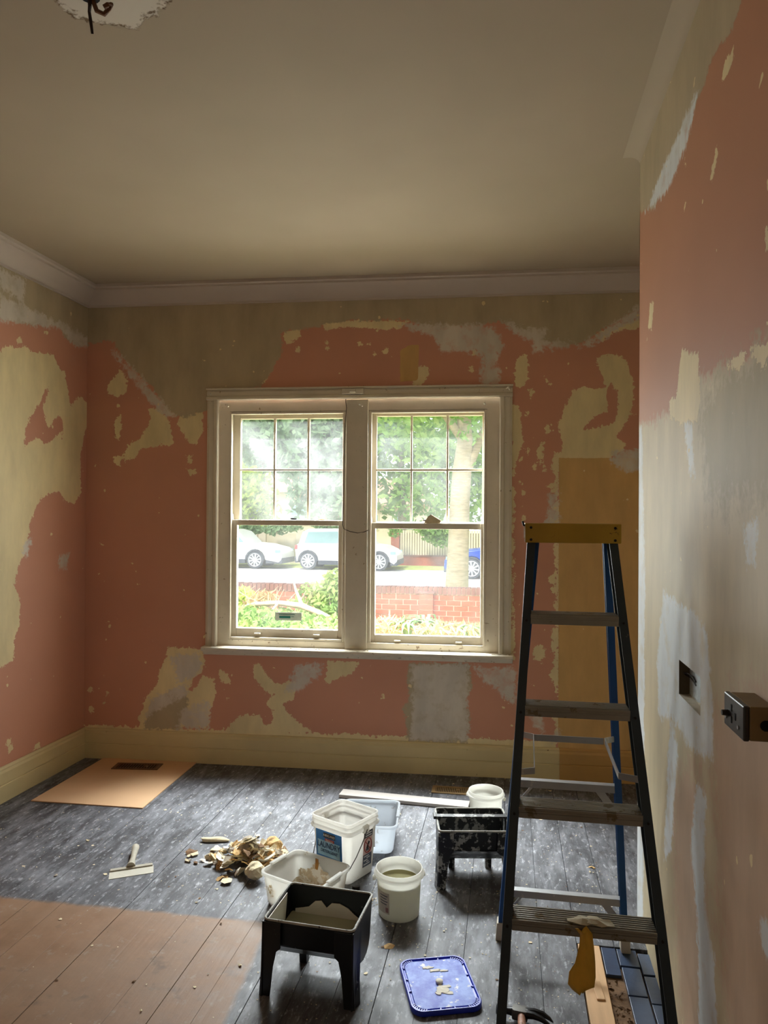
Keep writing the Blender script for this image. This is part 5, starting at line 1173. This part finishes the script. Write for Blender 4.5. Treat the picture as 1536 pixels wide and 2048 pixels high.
# cars
def car(name, label, Xf, Y, dr, wb, fo, ro, H, paint):
    """Xf: front bumper; dr: +1 front to the right"""
    L = wb+fo+ro; t_ = empty(name, (Xf-dr*L/2, Y, GZ), 0 if dr > 0 else math.pi, label, 'car', 'cars parked in the street')
    W = 1.75; y0 = -W if dr < 0 else 0; hw = W/2; yo = 0 if dr > 0 else -W      # near side stays at Y
    def tf(g):
        for v in g.verts: v.co.y += yo
        return g
    rw_ = .335; ax = (-L/2+ro, L/2-fo)
    def arch(x, r, n=8): return [(x+r*math.cos(math.pi*k/n), rw_+r*math.sin(math.pi*k/n)) for k in range(n+1)]
    top = [(-L/2+.02, .55), (-L/2, .75), (-L/2+.08, .98), (L/2-fo-.25, .98), (L/2-fo*.75, .93), (L/2-.18, .78), (L/2, .62), (L/2+.02, .36)]
    bot = [(L/2-.1, .24)]+arch(ax[1], .40)+[(ax[1]-.42, .26), (ax[0]+.42, .26)]+arch(ax[0], .40)+[(-L/2+.06, .3)]
    g = prism(B(), top+bot, 0, W); mk('car_body', tf(g), paint, t_, bevel=.04, smooth=40)
    g = prism(B(), [(-L/2+.1, .96), (-L/2+.26, H-.12), (-L/2+.5, H), (.1, H+.01), (.45, H-.08), (L/2-fo-.25, .96)], .10, W-.10); mk('cabin', tf(g), paint, t_, bevel=.04, smooth=40)
    for nm, poly in (('rear_side_window', [(-L/2+.34, 1.02), (-L/2+.5, H-.12), (-.2, H-.09), (-.2, 1.02)]), ('front_side_window', [(-.14, 1.02), (-.14, H-.09), (.36, H-.14), (L/2-fo-.5, 1.02)])):
        for y in ((.085, .1), (W-.1, W-.085)): mk(nm, tf(prism(B(), poly, *y)), 'car_glass', t_)
    mk('sill_cladding', tf(bx(ax[0]+.4, ax[1]-.4, -.01, W+.01, .2, .36)), 'car_trim', t_, bevel=.01)
    mk('front_bumper', tf(bx(L/2-fo+.42, L/2+.03, .02, W-.02, .2, .42)), 'car_trim', t_, bevel=.03); mk('rear_bumper', tf(bx(-L/2-.02, -L/2+ro-.40 if ro > .5 else -L/2+.1, .02, W-.02, .26, .5)), 'car_trim', t_, bevel=.03)
    for y in (-.012, W-.03): mk('tail_lamp', tf(bx(-L/2+.0, -L/2+.1, y, y+.04, .78, .94)), 'tail', t_); mk('head_lamp', tf(bx(L/2-.24, L/2-.04, y, y+.04, .62, .73)), 'car_glass', t_)
    for x in ax:
        g = B()
        for (ca, ra), (cb, rb) in zip(zip(arch(x, .40), arch(x, .345)), list(zip(arch(x, .40), arch(x, .345)))[1:]):
            for y in (-.012, W+.012): g.faces.new([g.verts.new((q[0], y, q[1])) for q in (ca, cb, rb, ra)])
        mk('arch_trim', tf(g), 'car_trim', t_, solid=.01)
        for y, sy in ((.0, 1), (W-.2, -1)):
            g = tube(B(), [(x, y+yo, rw_), (x, y+yo+.02, rw_), (x, y+yo+.18, rw_), (x, y+yo+.2, rw_)], [rw_-.03, rw_, rw_, rw_-.03], 28); wl = mk('wheel', g, 'tyre', t_, smooth=40)
            yy = (y-.012 if sy > 0 else y+.2)+yo; g = tube(B(), [(x, yy, rw_), (x, yy+.012, rw_)], [.09, .09], 14)
            pts = [(x+.245*math.cos(a), yy+.006, rw_+.245*math.sin(a)) for a in np.linspace(0, 2*math.pi, 29)]; tube(g, pts, .018, 6, cap=False)
            for k in range(10):
                a = k*math.pi/5+.2; tube(g, [(x+.05*math.cos(a), yy+.006, rw_+.05*math.sin(a)), (x+.24*math.cos(a), yy+.006, rw_+.24*math.sin(a))], [.026, .036], 4)
            mk('alloy_rim', g, 'alloy', wl)
    return t_
YC = 27.0
car('white_car', 'white car with ten spoke wheel at the left edge of the left window', dep(562, 1130, YC)[0], YC, 1, 2.6, (562-505)/1456*YC, .8, 1.5, 'car_white')
car('white_car', 'white hatchback with red tail lamp running behind the middle window post', dep(793, 1130, YC)[0], YC, 1, (757-608)/1456*YC, (793-757)/1456*YC, .52, 1.56, 'car_white')
car('blue_car', 'blue car half hidden behind the street tree trunk', dep(889, 1130, 24.3)[0], 24.3, -1, 2.6, (943-889)/1456*24.3, .8, 1.42, 'car_blue')

# garden in front of the wall
br = empty('fallen_branch', tuple(dep(560, 1207, 9.3)), 0, 'long bare fallen branch arching across the garden in the left window', 'branch')
wtube('limb', [dep(x, y, Y) for x, y, Y in ((455, 1226, 9.6), (480, 1217, 9.5), (512, 1208, 9.4), (560, 1206, 9.3), (604, 1212, 9.2), (640, 1227, 9.1), (682, 1250, 9.0), (720, 1275, 8.9))], [.02, .026, .03, .034, .042, .04, .042, .04], 'branch', br)
wtube('side_limb', [dep(x, y, Y) for x, y, Y in ((604, 1212, 9.2), (598, 1196, 9.25), (592, 1182, 9.3), (588, 1166, 9.35))], [.03, .022, .018, .014], 'branch', br)
wtube('side_limb', [dep(x, y, Y) for x, y, Y in ((556, 1206, 9.3), (545, 1220, 9.2), (530, 1245, 9.1))], [.02, .014, .01], 'branch', br)
wtube('side_limb', [dep(x, y, Y) for x, y, Y in ((525, 1208, 9.4), (555, 1220, 9.3), (580, 1230, 9.2))], [.014, .01, .006], 'branch', br)
def shrub(name, label, blobs, n, size, mat, ar=2.0):
    b = blobs[0]; p = dep(b[0], b[1], b[2]); t_ = empty(name, (p[0], p[1], GZ+.12), 0, label, 'shrub', 'garden plants'); leaves('foliage', [blob(*q) for q in blobs], n, size, mat, t_, ar); 
    g = B()
    for k in range(7): a = Vector((random.uniform(-.3, .3), random.uniform(-.2, .2), 0)); tube(g, [a, a+Vector((random.uniform(-.2, .2), 0, (p[2]-GZ)*.6)), a+Vector((random.uniform(-.4, .4), 0, p[2]-GZ))], [.012, .009, .005], 5)
    mk('stems', g, 'branch', t_)['kind'] = 'stuff'
    return t_
shrub('leafy_shrub', 'tall bright green shrub against the brick wall beside the middle post', [(650, 1200, 10.4, .26, .25, .3), (672, 1170, 10.5, .22, .2, .24), (630, 1185, 10.5, .2, .2, .2), (665, 1220, 10.3, .3, .25, .26), (610, 1180, 10.6, .14, .1, .1), (662, 1150, 10.5, .1, .1, .14), (600, 1205, 10.4, .2, .2, .1), (695, 1200, 10.4, .3, .2, .4)], 1500, .055, 'leaf_garden')
shrub('low_ground_cover', 'low mat of leaves under the fallen branch in the left window', [(480, 1240, 9.0, .35, .5, .14), (540, 1245, 8.9, .4, .5, .14), (600, 1250, 8.8, .4, .5, .14), (660, 1255, 8.7, .4, .5, .14), (500, 1225, 9.3, .3, .4, .1), (570, 1230, 9.3, .3, .3, .1), (620, 1235, 9.3, .3, .3, .12)], 2600, .05, 'leaf_garden')
shrub('pale_bush', 'small pale lime bush by the brick wall at the left edge of the window', [(484, 1190, 10.2, .2, .2, .14), (470, 1200, 10.2, .2, .2, .16), (505, 1200, 10.1, .12, .15, .1)], 450, .05, 'leaf_lime')
shrub('dry_grass', 'clump of dry straw coloured stems beside the pale bush', [(530, 1195, 9.9, .2, .2, .1), (520, 1205, 9.8, .25, .2, .08), (770, 1250, 8.8, .3, .3, .1), (900, 1258, 8.8, .5, .3, .08)], 700, .03, 'dry_stem', 6.0)
def strappy(x, y, Y, n, h, label):
    p = dep(x, y, Y); t_ = empty('strappy_plant', (p[0], Y, GZ+.12), 0, label, 'plant', 'garden plants')
    g = B()
    for k in range(n):
        a = random.uniform(0, 6.28); l = h*random.uniform(.7, 1.2); d = Vector((math.cos(a), math.sin(a), 0)); s = Vector((-d.y, d.x, 0))*.022; z0 = p[2]-GZ-.12-h*.6
        pts = [d*.03+Vector((0, 0, z0)), d*l*.35+Vector((0, 0, z0+l*.75)), d*l*.8+Vector((0, 0, z0+l*.7)), d*l*1.1+Vector((0, 0, z0+l*.35))]
        r = [(g.verts.new(q-s*w_), g.verts.new(q+s*w_)) for q, w_ in zip(pts, (.7, 1, .8, .1))]
        for u, v in zip(r, r[1:]): g.faces.new((u[0], u[1], v[1], v[0]))
    mk('strap_leaves', g, 'agapanthus', t_)['kind'] = 'stuff'
strappy(850, 1245, 9.0, 46, .3, 'strappy leaved plant against the brick wall in the right window'); strappy(815, 1250, 8.8, 34, .26, 'paler strappy plant at the left of the right window'); strappy(935, 1258, 8.8, 34, .24, 'strappy plant at the bottom right corner of the right window')
